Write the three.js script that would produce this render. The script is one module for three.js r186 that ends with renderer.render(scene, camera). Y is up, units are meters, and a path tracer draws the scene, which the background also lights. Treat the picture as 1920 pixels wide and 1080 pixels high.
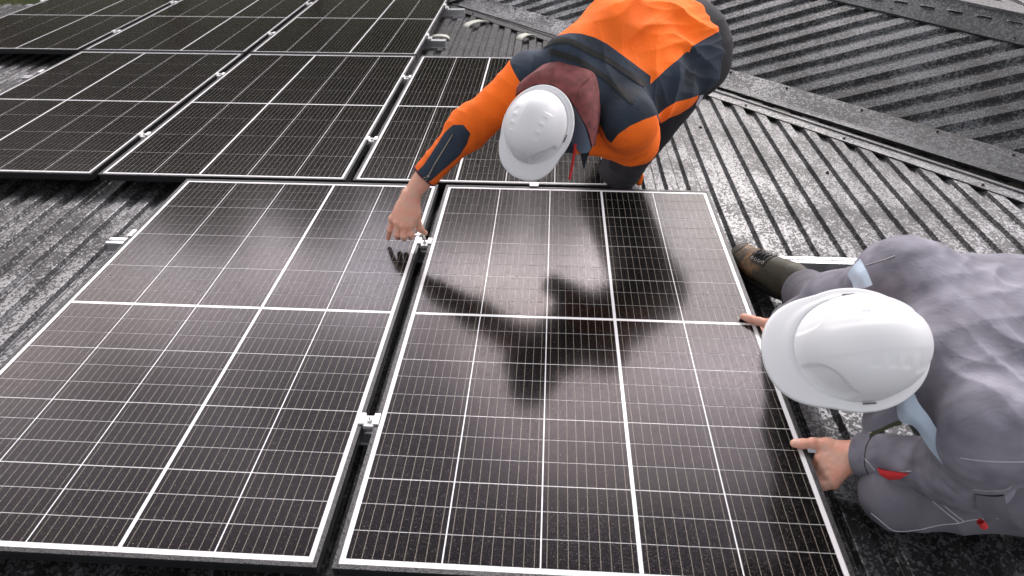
import * as THREE from 'three';
import { RoundedBoxGeometry } from 'three/addons/geometries/RoundedBoxGeometry.js';
import { mergeGeometries, mergeVertices } from 'three/addons/utils/BufferGeometryUtils.js';

// ---------------------------------------------------------------- camera, sky, sun, exposure
// Work coordinates: x to the right, z up the roof slope, y square to the solar panels (their top face is y = 0).
// TILT turns them into the world, where the roof falls 20 degrees away from the camera.
const PITCH = 20 * Math.PI / 180;
const TILT = new THREE.Matrix4().makeRotationX(-PITCH);
const scene = new THREE.Scene();
const camera = new THREE.PerspectiveCamera(46.77, 1024 / 576, 0.05, 400);
camera.position.set(0.4317, 1.3042, 2.5208);
camera.rotation.set(-0.6278, 0.0613, -0.0051, 'YXZ');
camera.updateMatrix();
camera.applyMatrix4(TILT);
camera.focus = 2.3; camera.userData.fStop = 5;
scene.add(camera);

const renderer = new THREE.WebGLRenderer({ antialias: true });
renderer.setSize(1024, 576);
renderer.toneMapping = THREE.LinearToneMapping;
renderer.toneMappingExposure = 1.55;
renderer.shadowMap.enabled = true;

// seeded noise
function rng(seed) { let a = seed >>> 0; return () => { a = (a + 0x6D2B79F5) | 0; let t = Math.imul(a ^ (a >>> 15), 1 | a); t = (t + Math.imul(t ^ (t >>> 7), 61 | t)) ^ t; return ((t ^ (t >>> 14)) >>> 0) / 4294967296; }; }
function hash3(x, y, z) { let h = Math.imul(x, 374761393) ^ Math.imul(y, 668265263) ^ Math.imul(z, 1274126177); h = Math.imul(h ^ (h >>> 13), 1274126177); return ((h ^ (h >>> 16)) >>> 0) / 4294967296; }
function noise3(x, y, z) {            // value noise, -1..1
  const X = Math.floor(x), Y = Math.floor(y), Z = Math.floor(z);
  let fx = x - X, fy = y - Y, fz = z - Z;
  fx = fx * fx * (3 - 2 * fx); fy = fy * fy * (3 - 2 * fy); fz = fz * fz * (3 - 2 * fz);
  const l = (a, b, t) => a + (b - a) * t;
  return 2 * l(l(l(hash3(X, Y, Z), hash3(X + 1, Y, Z), fx), l(hash3(X, Y + 1, Z), hash3(X + 1, Y + 1, Z), fx), fy),
    l(l(hash3(X, Y, Z + 1), hash3(X + 1, Y, Z + 1), fx), l(hash3(X, Y + 1, Z + 1), hash3(X + 1, Y + 1, Z + 1), fx), fy), fz) - 1;
}
const fbm3 = (x, y, z, o = 4) => { let s = 0, a = 0.5; for (let i = 0; i < o; i++) { s += a * noise3(x, y, z); x = x * 2.03 + 5.1; y = y * 2.03 + 1.7; z = z * 2.03 + 9.2; a *= 0.5; } return s; };
const clamp = (x, a = 0, b = 1) => Math.min(b, Math.max(a, x));
const smooth = (a, b, x) => { const t = clamp((x - a) / (b - a)); return t * t * (3 - 2 * t); };

// overcast sky, the sun behind thin cloud low ahead
const SUN = new THREE.Vector3(0.14, Math.tan(17.5 * Math.PI / 180), -1).normalize();
{
  const w = 1024, h = 512, d = new Float32Array(w * h * 4);
  for (let j = 0; j < h; j++) for (let i = 0; i < w; i++) {
    const el = ((j + 0.5) / h - 0.5) * Math.PI, az = ((i + 0.5) / w - 0.5) * 2 * Math.PI;
    const x = Math.cos(el) * Math.cos(az), y = Math.sin(el), z = Math.cos(el) * Math.sin(az);
    const k = 1 / (Math.max(y, 0) + 0.28);
    const cl = fbm3(x * k * 1.7 + 3, z * k * 1.7 + 8, 2.5, 6);
    const cloud = 1 + 0.7 * cl;
    const sunAz = Math.atan2(SUN.z, SUN.x); let da = az - sunAz; da = Math.atan2(Math.sin(da), Math.cos(da)) * Math.cos(el); const de = el - Math.asin(SUN.y);
    const glow = 7.2 * Math.exp(-(da * da) / (2 * 0.54 * 0.54) - (de * de) / (2 * 0.145 * 0.145)) * clamp(1 + 3.2 * fbm3(x * k * 2.4, z * k * 2.4, 7.7, 5), 0.2, 2.4);
    const low = Math.exp(-((el - 0.28) ** 2) / (2 * 0.17 * 0.17));                      // thinner cloud low down, all the way round
    let L = (0.47 + 0.33 * low) * cloud + glow;
    const o = (j * w + i) * 4, hue = fbm3(x * k * 1.9 + 20, z * k * 1.9, 4.4, 4);      // some cloud warmer, some cooler
    d[o] = L * (0.985 + 0.055 * clamp(glow)) * (1 + 0.12 * hue); d[o + 1] = L * (0.98 - 0.02 * clamp(glow)); d[o + 2] = L * (1.04 - 0.06 * clamp(glow)) * (1 - 0.16 * hue); d[o + 3] = 1;
  }
  const sky = new THREE.DataTexture(d, w, h, THREE.RGBAFormat, THREE.FloatType);
  sky.mapping = THREE.EquirectangularReflectionMapping; sky.magFilter = sky.minFilter = THREE.LinearFilter; sky.needsUpdate = true;
  scene.background = sky; scene.environment = sky;
}
const sun = new THREE.DirectionalLight(new THREE.Color(1, 0.95, 0.88), 0.8);
sun.position.copy(SUN).multiplyScalar(20); sun.castShadow = true; sun.shadow.radius = 60;
sun.shadow.mapSize.set(2048, 2048);
Object.assign(sun.shadow.camera, { left: -7, right: 7, top: 7, bottom: -7, near: 1, far: 60 });
scene.add(sun, sun.target);

// ---------------------------------------------------------------- helpers
const V = (x, y, z) => new THREE.Vector3(x, y, z);
const taken = {};
function numbered(n) { if (!(n in taken)) { taken[n] = 0; return n; } taken[n]++; return n + '_' + String(taken[n]).padStart(3, '0'); }
function shade(o) { o.traverse((m) => { if (m.isMesh) { m.castShadow = true; m.receiveShadow = true; } }); return o; }
function top(o, name, label, category, group, kind) {          // a thing, in world axes
  o.name = numbered(name); if (label) o.userData.label = label; if (category) o.userData.category = category; if (group) o.userData.group = group; if (kind) o.userData.kind = kind;
  scene.add(o); return shade(o);
}
function onRoof(o, ...a) { o.updateMatrix(); o.applyMatrix4(TILT); return top(o, ...a); }   // a thing, in roof axes
function part(name, g, m, parent, label) { const o = new THREE.Mesh(g, m); o.name = name; if (label) o.userData.label = label; if (parent) parent.add(o); return o; }
const lin = (r, g, b) => new THREE.Color().setRGB(r, g, b);
const std = (c, roughness, extra = {}) => new THREE.MeshPhysicalMaterial({ color: Array.isArray(c) ? lin(...c) : c, roughness, ...extra });
function tex(w, h, f, srgb, wrap = true) {                       // f(i, j) -> [r, g, b] 0..255
  const d = new Uint8Array(w * h * 4);
  for (let j = 0; j < h; j++) for (let i = 0; i < w; i++) { const c = f(i, j), o = (j * w + i) * 4; if (c.length) { d[o] = c[0]; d[o + 1] = c[1]; d[o + 2] = c[2]; } else d[o] = d[o + 1] = d[o + 2] = c; d[o + 3] = 255; }
  return texOf(d, w, h, srgb, wrap);
}
function texOf(d, w, h, srgb, wrap = true) {
  const t = new THREE.DataTexture(d, w, h); t.magFilter = THREE.LinearFilter; t.minFilter = THREE.LinearMipmapLinearFilter; t.generateMipmaps = true;
  if (wrap) t.wrapS = t.wrapT = THREE.RepeatWrapping; if (srgb) t.colorSpace = THREE.SRGBColorSpace; t.needsUpdate = true; return t;
}
// tiling value noise on a lattice of n cells
function tileNoise(seed, n) {
  const r = rng(seed), g = new Float32Array(n * n); for (let i = 0; i < g.length; i++) g[i] = r();
  return (u, v) => { u = (u - Math.floor(u)) * n; v = (v - Math.floor(v)) * n; const X = Math.floor(u), Y = Math.floor(v); let a = u - X, b = v - Y; a = a * a * (3 - 2 * a); b = b * b * (3 - 2 * b);
    const x0 = X % n, x1 = (X + 1) % n, y0 = (Y % n) * n, y1 = ((Y + 1) % n) * n; return (g[y0 + x0] * (1 - a) + g[y0 + x1] * a) * (1 - b) + (g[y1 + x0] * (1 - a) + g[y1 + x1] * a) * b; };
}
// flat-shaded triangles from quads with uv
class Quads {
  constructor() { this.p = []; this.uv = []; }
  quad(a, b, c, d, ua, ub, uc, ud) { for (const [v, t] of [[a, ua], [b, ub], [c, uc], [a, ua], [c, uc], [d, ud]]) { this.p.push(v[0], v[1], v[2]); this.uv.push(t[0], t[1]); } }
  done() { const g = new THREE.BufferGeometry(); g.setAttribute('position', new THREE.Float32BufferAttribute(this.p, 3)); g.setAttribute('uv', new THREE.Float32BufferAttribute(this.uv, 2)); g.computeVertexNormals(); return g; }
}
function box(x0, x1, y0, y1, z0, z1, r = 0) {
  const g = r ? new RoundedBoxGeometry(x1 - x0, y1 - y0, z1 - z0, 2, r) : new THREE.BoxGeometry(x1 - x0, y1 - y0, z1 - z0);
  g.translate((x0 + x1) / 2, (y0 + y1) / 2, (z0 + z1) / 2); return g.index ? g.toNonIndexed() : g;
}
// ---------------------------------------------------------------- roof: wet anthracite trapezoidal sheet
const CREST = -0.080, PAN = -0.098;
function wetMetal(seed, cover, grain) {        // painted metal, part of it under a film of water, the rest beaded; cover = share under the film, grain = cells per metre
  const n = 1024, k = Math.round(grain * 1.25), a = tileNoise(seed, k), b = tileNoise(seed + 1, Math.round(k * 0.6)), c = tileNoise(seed + 2, 9), e = tileNoise(seed + 3, Math.min(340, Math.round(k * 2.1))), s = tileNoise(seed + 4, 26);
  const col = new Uint8Array(n * n * 4), hgt = new Uint8Array(n * n * 4), rgh = new Uint8Array(n * n * 4);
  for (let j = 0; j < n; j++) for (let i = 0; i < n; i++) {
    const u = i / n, v = j / n, o = (j * n + i) * 4, f = e(u, v);
    const m = 0.5 * a(u, v) + 0.35 * f + 0.15 * b(u, v) + 0.24 * (c(u, v) - 0.5) + 0.14 * (s(u, v) - 0.5);
    const film = smooth(0.66 - cover * 0.32, 0.66 - cover * 0.32 + 0.11, m);
    const L = 44 + film * (48 + 26 * (f - 0.5)) + 12 * (f - 0.5) + 16 * (c(u, v) - 0.5);
    col[o] = clamp(L, 0, 255); col[o + 1] = clamp(L * 1.01, 0, 255); col[o + 2] = clamp(L * 1.03, 0, 255); col[o + 3] = 255;
    hgt[o] = hgt[o + 1] = hgt[o + 2] = 255 * clamp(0.35 * film + (1 - film) * (0.1 + 0.8 * a(u, v)) + 0.08 * f); hgt[o + 3] = 255;
    rgh[o] = rgh[o + 1] = rgh[o + 2] = 255 * clamp(0.44 - 0.20 * film + 0.08 * f); rgh[o + 3] = 255;
  }
  return std([1, 1, 1], 1, { metalness: 0.45, map: texOf(col, n, n, true), bumpMap: texOf(hgt, n, n), bumpScale: 0.0008, roughnessMap: texOf(rgh, n, n), side: THREE.DoubleSide });
}
const METAL = wetMetal(11, 0.60, 145), METAL_FAR = METAL, FLASH = METAL;      // the same painted sheet everywhere
const BLACK = std([0.012, 0.012, 0.013], 0.55), SEALANT = std([0.015, 0.015, 0.016], 0.6);

// one sheet: profile across `x`, running along `z`; place(x, y, z) gives the point; z range per x from `from` and `to`
const PROFILE = [[0, 0], [0.0325, 0], [0.0345, 0.0013], [0.0435, 0.0167], [0.0455, 0.018], [0.0885, 0.018], [0.0905, 0.0167], [0.0985, 0.0013]];
function sheet(k0, k1, x0, from, to, place, steps = 6) {
  const q = new Quads(), xs = [];
  for (let k = k0; k < k1; k++) for (const [x, y] of PROFILE) xs.push([x0 + k * 0.1 + x, y]);
  xs.push([x0 + k1 * 0.1, 0]);
  let arc = 0;
  for (let i = 0; i + 1 < xs.length; i++) {
    const [xa, ya] = xs[i], [xb, yb] = xs[i + 1], L = Math.hypot(xb - xa, yb - ya);
    const a0 = from(xa), a1 = to(xa), b0 = from(xb), b1 = to(xb);
    if (a1 - a0 > 0.002 || b1 - b0 > 0.002) for (let s = 0; s < steps; s++) {
      const za = a0 + Math.max(0, a1 - a0) * s / steps, zb = b0 + Math.max(0, b1 - b0) * s / steps, zc = b0 + Math.max(0, b1 - b0) * (s + 1) / steps, zd = a0 + Math.max(0, a1 - a0) * (s + 1) / steps;
      const u = (xx, zz, ar) => [(x0 + k0 * 0.1 + ar) / 1.25, zz / 1.25];
      const dent = (x, z) => 0.0007 * noise3(x * 3.1, z * 2.3, 4) ;
      q.quad(place(xa, ya + dent(xa, za), za), place(xa, ya + dent(xa, zd), zd), place(xb, yb + dent(xb, zc), zc), place(xb, yb + dent(xb, zb), zb), u(xa, za, arc), u(xa, zd, arc), u(xb, zc, arc + L), u(xb, zb, arc + L));
    }
    arc += L;
  }
  return q.done();
}
const roof = new THREE.Group();
const EAVE = -3.36, LAP = 0.05, ROOFTOP = 3.4;
const valley = (x) => 1.117 * x - 3.02;                 // z of the valley on the near face
for (let k = -52; k < 46; k += 10) {
  const near = (y) => (x, h, z) => [x, PAN + h + y, z];
  const lo = (x) => Math.max(EAVE, valley(x));
  const k1 = Math.min(k + 10, 48);
  if (lo(k * 0.1 + 0.02) < LAP) part('roof_sheet', sheet(k, k1, 0.02, lo, (x) => Math.max(lo(x), LAP + 0.08), near(0), 8), METAL, roof);
  part('roof_sheet', sheet(k, k1, 0.02, (x) => Math.max(LAP, valley(x)), () => ROOFTOP, near(0.0016), 8), METAL, roof);
}
// far face, rising to the right; built in world axes then turned back into roof axes
const BACK = TILT.clone().invert();
const co = Math.cos(PITCH), si = Math.sin(PITCH), tn = Math.tan(PITCH);
const F0 = V(1.426, -0.07, -1.5).applyMatrix4(TILT);
const farPoint = (s, h, t) => V(F0.x + s * co - h * si, F0.y + s * si + h * co, F0.z + t).applyMatrix4(BACK).toArray();
const hipS = (t) => (t + 0.47) / 1.06 + 0.77;           // where the far face meets the upper flashing
const FARP = 1.18;                                     // wider ribs on the far face
for (let k = -30; k < 20; k += 10)
  part('roof_sheet', sheet(k, k + 10, 0.0, (t) => Math.max(FARP * t / 0.94 - 0.02, -2.05), (t) => hipS(FARP * t) + 0.06, (t, h, s) => farPoint(s, h - 0.022, t * FARP), 6), METAL_FAR, roof);
// third face beyond the hip
const H0 = V(F0.x + 1.35 * co, F0.y + 1.35 * si, F0.z - 0.1);
for (let k = 0; k < 30; k += 10)
  part('roof_sheet', sheet(k, k + 10, -0.45, (x) => -3, (x) => x, (x, h, z) => V(H0.x + x - 0.1, H0.y + z * tn - 0.03 + h, H0.z + z).applyMatrix4(BACK).toArray(), 4), METAL, roof);
// flashings: strips with a turned-down edge
function strip(rows, n, lengths) {          // rows: list of f(s) -> [x, y, z], s 0..1
  const q = new Quads();
  for (let r = 0; r + 1 < rows.length; r++) for (let i = 0; i < n; i++) {
    const s = i / n, t = (i + 1) / n, L = lengths;
    q.quad(rows[r](s), rows[r + 1](s), rows[r + 1](t), rows[r](t), [s * L / 1.25, r * 0.11], [s * L / 1.25, r * 0.11 + 0.1], [t * L / 1.25, r * 0.11 + 0.1], [t * L / 1.25, r * 0.11]);
  }
  return q.done();
}
{
  const a = V(-0.40, 0, -3.50), b = V(3.20, 0, 0.52), along = b.clone().sub(a), len = along.length(), dir = along.clone().normalize(), off = V(-dir.z, 0, dir.x);   // off points to the near face
  const wob = (s, k) => 0.0016 * noise3(s * 14, k * 3.3, 1.5);
  const pn = (s, d, y) => { const p = a.clone().addScaledVector(along, s).addScaledVector(off, d); return [p.x, y + wob(s, d * 20), p.z]; };
  part('flashing_lower_wing', strip([(s) => pn(s, 0.125, CREST - 0.010), (s) => pn(s, 0.128, CREST + 0.004), (s) => pn(s, 0.060, CREST + 0.006), (s) => pn(s, 0.056, CREST + 0.013), (s) => pn(s, 0.030, CREST + 0.012), (s) => pn(s, -0.004, CREST - 0.003)], 40, len), FLASH, roof, 'narrow pale wing of the valley flashing');
  const lowFar = (s, d, h) => { const x = s * 3.9 - 1.9, t = x * 0.94; return farPoint(x + d * 0.72, h + wob(s, d * 20 + 7), t - d * 0.69); };   // d away from the fold on the far face
  part('flashing_upper_wing', strip([(s) => lowFar(s, -0.012, -0.012), (s) => lowFar(s, -0.014, 0.016), (s) => lowFar(s, 0.02, 0.012), (s) => lowFar(s, 0.148, 0.0012), (s) => lowFar(s, 0.150, -0.006)], 40, 3.9), METAL_FAR, roof, 'wide dark wing of the valley flashing');
  const hip = (s, d, h) => { const t = s * 3.2 - 1.4, x = hipS(t); return farPoint(x + d * 0.72, h + wob(s, d * 9 + 3), t - d * 0.69); };
  part('hip_flashing', strip([(s) => hip(s, -0.006, -0.008), (s) => hip(s, -0.004, 0.004), (s) => hip(s, 0.16, 0.024), (s) => hip(s, 0.172, 0.034), (s) => hip(s, 0.30, -0.03)], 30, 4), METAL_FAR, roof, 'dark flashing along the hip at the upper right');
  const head = mergeGeometries([new THREE.CylinderGeometry(0.0085, 0.0095, 0.003, 12), new THREE.CylinderGeometry(0.0048, 0.0052, 0.007, 6).translate(0, 0.004, 0)].map((g) => g.toNonIndexed()));
  const r = rng(5);
  const screw = (p, up) => { const m = part('screw', head, BLACK, roof); m.position.set(...p); m.quaternion.setFromUnitVectors(V(0, 1, 0), up); };
  const up = V(0, 1, 0), upF = V(-si, co, 0).transformDirection(BACK);
  for (let i = 0; i < 13; i++) { const s = 0.03 + i * 0.074 + 0.02 * r(); screw(lowFar(s, 0.125 + 0.012 * r(), 0.003), upF); }
  for (let i = 0; i < 8; i++) screw(pn(0.06 + i * 0.12 + 0.02 * r(), 0.1, CREST + 0.005), up);
  for (let k = 0; k < 13; k++) screw([1.27 + k * 0.2 - 0.0, PAN + 0.003, 0.075 + 0.012 * r()], up);
  for (let k = 0; k < 5; k++) screw([0.985 + 0.25 * k + 0.0, PAN + 0.003, -1.28 + 0.26 * k + 0.1], up);
  for (const [x, z] of [[-1.725, 0.375], [-2.5, 0.62], [-1.925, -0.2], [1.67, -0.62]]) screw([x, PAN + 0.002, z], up);
  for (let k = 0; k < 10; k++) screw(farPoint(-0.02 + 0.03 * r(), -0.019, -0.185 - k * 0.2), upF);
  for (let k = 0; k < 12; k++) { const t = 0.615 - k * 0.2; screw(farPoint(0.80 + 0.02 * r() + (k > 2 ? -1.0 : 0), -0.019, t), upF); }
  for (let k = 0; k < 4; k++) screw(hip(0.36 + 0.15 * k, 0.03, 0.006), upF);
}
// gutter and the walls that carry the roof
{
  const q = [];
  const g = new THREE.CylinderGeometry(0.06, 0.06, 6.0, 16, 1, true, Math.PI, Math.PI); g.rotateZ(Math.PI / 2); g.rotateX(0); g.translate(-2.4, -0.15, EAVE - 0.045);
  part('gutter', g, std([0.012, 0.013, 0.015], 0.35, { side: THREE.DoubleSide }), roof, 'black half-round gutter along the eaves');
  part('wall', box(-5.0, 4.4, -4.6, -0.30, -2.9, 3.2), std([0.5, 0.48, 0.44], 0.9), roof);
}
onRoof(roof, 'metal_roof', 'wet anthracite trapezoidal metal roof that the panels and both workers are on', 'roof');

// pale plastic profile caps lying on the ribs by the valley
function profileCap(x, z, turn, w, label) {
  const g = new THREE.Group(), m = std([0.50, 0.51, 0.44], 0.45, { side: THREE.DoubleSide });
  const pos = [], idx = [], n = 24, k = 8;
  for (let j = 0; j <= k; j++) for (let i = 0; i <= n; i++) { const u = i / n, v = j / k, a = Math.PI * (0.06 + 0.88 * u); const edge = v > 0.7 ? 0.006 * (v - 0.7) / 0.3 : 0; pos.push(-Math.cos(a) * w / 2, Math.sin(a) ** 0.6 * 0.040 + edge * 0.4, (v - 0.5) * 0.075 + 0.0015 * Math.sin(u * 40)); }
  for (let j = 0; j < k; j++) for (let i = 0; i < n; i++) { const a = j * (n + 1) + i; idx.push(a, a + 1, a + n + 2, a, a + n + 2, a + n + 1); }
  const s = new THREE.BufferGeometry(); s.setAttribute('position', new THREE.Float32BufferAttribute(pos, 3)); s.setIndex(idx); s.computeVertexNormals();
  part('shell', s, m, g);
  part('rib', new THREE.TubeGeometry(new THREE.CatmullRomCurve3([0, 1, 2, 3, 4, 5, 6, 7, 8].map((i) => { const a = Math.PI * (0.06 + 0.88 * i / 8); return V(-Math.cos(a) * w / 2, Math.sin(a) ** 0.6 * 0.040 + 0.003, 0.034); })), 24, 0.004, 6), m, g);
  g.position.set(x, CREST - 0.012, z); g.rotation.y = turn;
  onRoof(g, 'profile_cap', label, 'plastic cap', 'pale plastic caps by the valley');
}
profileCap(-0.165, -2.84, 0.75, 0.20, 'wide pale plastic cap bent over the ribs below the valley flashing');
profileCap(0.235, -2.49, 0.75, 0.13, 'small pale plastic cap behind the shoulder of the worker in orange');
profileCap(-0.395, -2.44, 0.1, 0.15, 'grey-green plastic cap beside the end of the aluminium rail');

// ---------------------------------------------------------------- solar panels
const PW = 1.096, PL = 1.754, GAPX = 0.033;
const LIP = 0.011, MARG_X = 0.012, MARG_Z = 0.014;
const COLGAP = 0.0029, COLTHICK = 0.0092, ROWGAP = 0.0022, ROWFINE = 0.0014, ROWMID = 0.0115;
const CELLW = (PW - 2 * (LIP + MARG_X) - 3 * COLGAP - COLTHICK) / 5;
const CELLH = (PL - 2 * (LIP + MARG_Z) - ROWMID - 6 * ROWGAP - 16 * ROWFINE) / 24;
// atlas: 2 x 6 looks of a cell with its wires and dried specks
let CELL_MAP, CELL_BUMP;
{
  const n = 2048, d = new Uint8Array(n * n * 4), b = new Uint8Array(n * n * 4), r = rng(77), nz = tileNoise(9, 400), nz2 = tileNoise(10, 40);
  const cw = 1024, ch = Math.floor(n / 6), mm = cw / (CELLW * 1000), mv = ch / (CELLH * 1000);
  for (let j = 0; j < n; j++) for (let i = 0; i < n; i++) {
    const o = (j * n + i) * 4, col = Math.floor(i / cw), row = Math.floor(j / ch), x = (i % cw) / mm, y = (j % ch) / mv;
    const k = (col * 6 + row), base = 11 + 1.3 * ((k * 7) % 5 - 2) * 0.5 + 5 * (nz(i / n, j / n) - 0.5) + 3 * (nz2(i / n, j / n) - 0.5) + 1.6 * Math.sin(x * 2 * Math.PI / 1.6);
    let R = base * 1.06, G = base * 0.98, B = base * 1.0;
    const pitch = CELLW * 1000 / 9, wx = Math.abs(((x + pitch / 2) % pitch + pitch) % pitch - pitch / 2 - 0) ;
    const wq = Math.abs((x % pitch) - pitch / 2);
    const bead = 0.74 + 0.26 * smooth(0.35, 0.65, 0.5 + 0.5 * Math.sin(y * 2 * Math.PI / 6.9 + k)) , wire = smooth(0.80, 0.36, wq) * bead;
    const L = 160 + 50 * (nz(i / n * 1.7, j / n * 1.3) - 0.5);
    R += (L - R) * wire; G += (L * 0.955 - G) * wire; B += (L * 0.87 - B) * wire;
    d[o] = R; d[o + 1] = G; d[o + 2] = B; d[o + 3] = 255; b[o] = b[o + 1] = b[o + 2] = 40; b[o + 3] = 255;
  }
  for (let s = 0; s < 15000; s++) {                      // water beads: relief only
    const cx = r() * n, cy = r() * n, rad = (0.35 + 1.1 * r() ** 3) * mm, hh = 60 + 150 * r();
    for (let y = -Math.ceil(rad); y <= rad; y++) for (let x = -Math.ceil(rad); x <= rad; x++) { const q = (x * x + y * y) / (rad * rad); if (q > 1) continue; const X = Math.floor(cx + x), Y = Math.floor(cy + y); if (X < 0 || Y < 0 || X >= n || Y >= n) continue; const o = (Y * n + X) * 4; b[o] = b[o + 1] = b[o + 2] = Math.min(255, 40 + hh * Math.sqrt(1 - q)); }
  }
  for (let s = 0; s < 9000; s++) {                       // dried specks of dust
    const cx = r() * n, cy = r() * n, rad = (0.22 + 0.5 * r() ** 4) * mm, L = 70 + 110 * r() * r();
    for (let y = -Math.ceil(rad); y <= rad; y++) for (let x = -Math.ceil(rad); x <= rad; x++) { if (x * x + y * y > rad * rad) continue; const X = Math.floor(cx + x), Y = Math.floor(cy + y); if (X < 0 || Y < 0 || X >= n || Y >= n) continue; const o = (Y * n + X) * 4; d[o] = Math.max(d[o], L); d[o + 1] = Math.max(d[o + 1], L * 0.96); d[o + 2] = Math.max(d[o + 2], L * 0.86); }
  }
  CELL_MAP = texOf(d, n, n, true); CELL_BUMP = texOf(b, n, n);
}
const CELL = std([1, 1, 1], 0.15, { map: CELL_MAP, bumpMap: CELL_BUMP, bumpScale: 0.00025, specularIntensity: 0.36, specularColor: lin(1, 0.87, 0.95) });
const SHEETW = std([0.78, 0.78, 0.79], 0.2);
let FRAME;
{
  const a = tileNoise(31, 120), b = tileNoise(32, 260), n = 512;
  FRAME = std([1, 1, 1], 1, { metalness: 0.85,
    map: tex(n, n, (i, j) => { const f = b(i / n, j / n), w = smooth(0.56, 0.66, a(i / n, j / n)); const L = 70 + 22 * f - 24 * w; return [L, L, L * 1.01]; }, true),
    roughnessMap: tex(n, n, (i, j) => 255 * clamp(0.40 + 0.1 * b(i / n, j / n) - 0.14 * smooth(0.56, 0.66, a(i / n, j / n)))),
    bumpMap: tex(n, n, (i, j) => 255 * smooth(0.54, 0.66, a(i / n, j / n))), bumpScale: 0.0005 });
}
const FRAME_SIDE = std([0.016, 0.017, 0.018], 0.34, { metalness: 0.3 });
function frameBar(x0, x1, z0, z1) {       // pale top lip, dark sides with two grooves
  const along = z1 - z0 > x1 - x0;
  const lip = box(x0, x1, -0.0035, 0.0012, z0, z1), p = lip.attributes.position, uv = lip.attributes.uv;
  for (let i = 0; i < p.count; i++) uv.setXY(i, (p.getX(i) + p.getY(i)) / 0.22, p.getZ(i) / 0.22);
  const e = 0.0007, s = [];
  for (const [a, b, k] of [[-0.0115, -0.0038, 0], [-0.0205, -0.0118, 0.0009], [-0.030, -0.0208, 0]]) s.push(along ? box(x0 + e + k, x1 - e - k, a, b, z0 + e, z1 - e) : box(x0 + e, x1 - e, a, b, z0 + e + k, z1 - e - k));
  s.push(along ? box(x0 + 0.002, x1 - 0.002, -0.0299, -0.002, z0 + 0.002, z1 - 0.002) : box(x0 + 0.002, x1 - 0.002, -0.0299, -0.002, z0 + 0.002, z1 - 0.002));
  return [lip, mergeGeometries(s)];
}
const BARS = [[0, LIP, 0, PL], [PW - LIP, PW, 0, PL], [LIP + 0.0002, PW - LIP - 0.0002, 0, LIP], [LIP + 0.0002, PW - LIP - 0.0002, PL - LIP, PL]].map((a) => frameBar(...a));
const BACKSHEET = box(LIP - 0.002, PW - LIP + 0.002, -0.0060, -0.0011, LIP - 0.002, PL - LIP + 0.002);
const CELL_GEO = [];
for (let k = 0; k < 12; k++) {
  const t = 0.0007, e = 0.0003, q = new Quads(), u0 = Math.floor(k / 6) * 0.5, u1 = u0 + 0.5, v0 = (k % 6) * 341 / 2048, v1 = v0 + 341 / 2048;
  const A = [0, 0, 0], Z = [[e, t, e], [e, t, CELLH - e], [CELLW - e, t, CELLH - e], [CELLW - e, t, e]], O = [[0, 0, 0], [0, 0, CELLH], [CELLW, 0, CELLH], [CELLW, 0, 0]];
  q.quad(Z[0], Z[1], Z[2], Z[3], [u0, v0], [u0, v1], [u1, v1], [u1, v0]);
  for (let i = 0; i < 4; i++) { const j = (i + 1) % 4; q.quad(O[i], O[j], Z[j], Z[i], [u0 + 0.001, v0 + 0.001], [u0 + 0.001, v0 + 0.002], [u0 + 0.002, v0 + 0.002], [u0 + 0.002, v0 + 0.001]); }
  CELL_GEO.push(q.done());
}
const pr = rng(901);
function solarPanel(x, z, thickAfter, label, lift = 0) {
  const g = new THREE.Group();
  for (const [lip, side] of BARS) { const b = part('frame_bar', lip, FRAME, g); part('frame_side', side, FRAME_SIDE, b); }
  part('backsheet', BACKSHEET, SHEETW, g);
  let zz = LIP + MARG_Z;
  for (let r = 0; r < 24; r++) {
    let xx = LIP + MARG_X;
    for (let c = 0; c < 5; c++) {
      const m = part('cell', CELL_GEO[Math.floor(pr() * 12)], CELL, g); m.position.set(xx, -0.0011, zz);
      xx += CELLW + (c + 1 === thickAfter ? COLTHICK : COLGAP);
    }
    zz += CELLH + (r === 11 ? ROWMID : r % 3 === 2 ? ROWGAP : ROWFINE);
  }
  g.position.set(x, lift, z);
  return onRoof(g, 'solar_panel', label, 'solar panel', 'solar panels on the roof');
}
const G2 = 0.0342, BX = -1.5365, Z2 = -PL - 0.0203, Z3 = Z2 - PL - 0.018;
solarPanel(0, 0, 3, 'front right solar panel that both workers are fitting, with the worker mirrored in it');
solarPanel(-PW - GAPX, 0, 3, 'front left solar panel, under the hand that tightens the clamp');
solarPanel(BX + PW + G2, Z2, 2, 'middle row solar panel partly covered by the head and arm of the orange worker', 0.002);
solarPanel(BX, Z2, 2, 'whole solar panel in the middle row, behind the front left panel', 0.002);
solarPanel(BX - PW - G2, Z2, 2, 'leftmost solar panel of the middle row, cut by the left edge', 0.002);
solarPanel(BX, Z3, 3, 'rightmost solar panel of the far row, beside the rail ends', 0.004);
solarPanel(BX - PW - G2, Z3, 3, 'middle solar panel of the far row at the top edge', 0.004);
solarPanel(BX - 2 * (PW + G2), Z3, 3, 'solar panel in the top left corner, by the eaves', 0.004);

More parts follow.
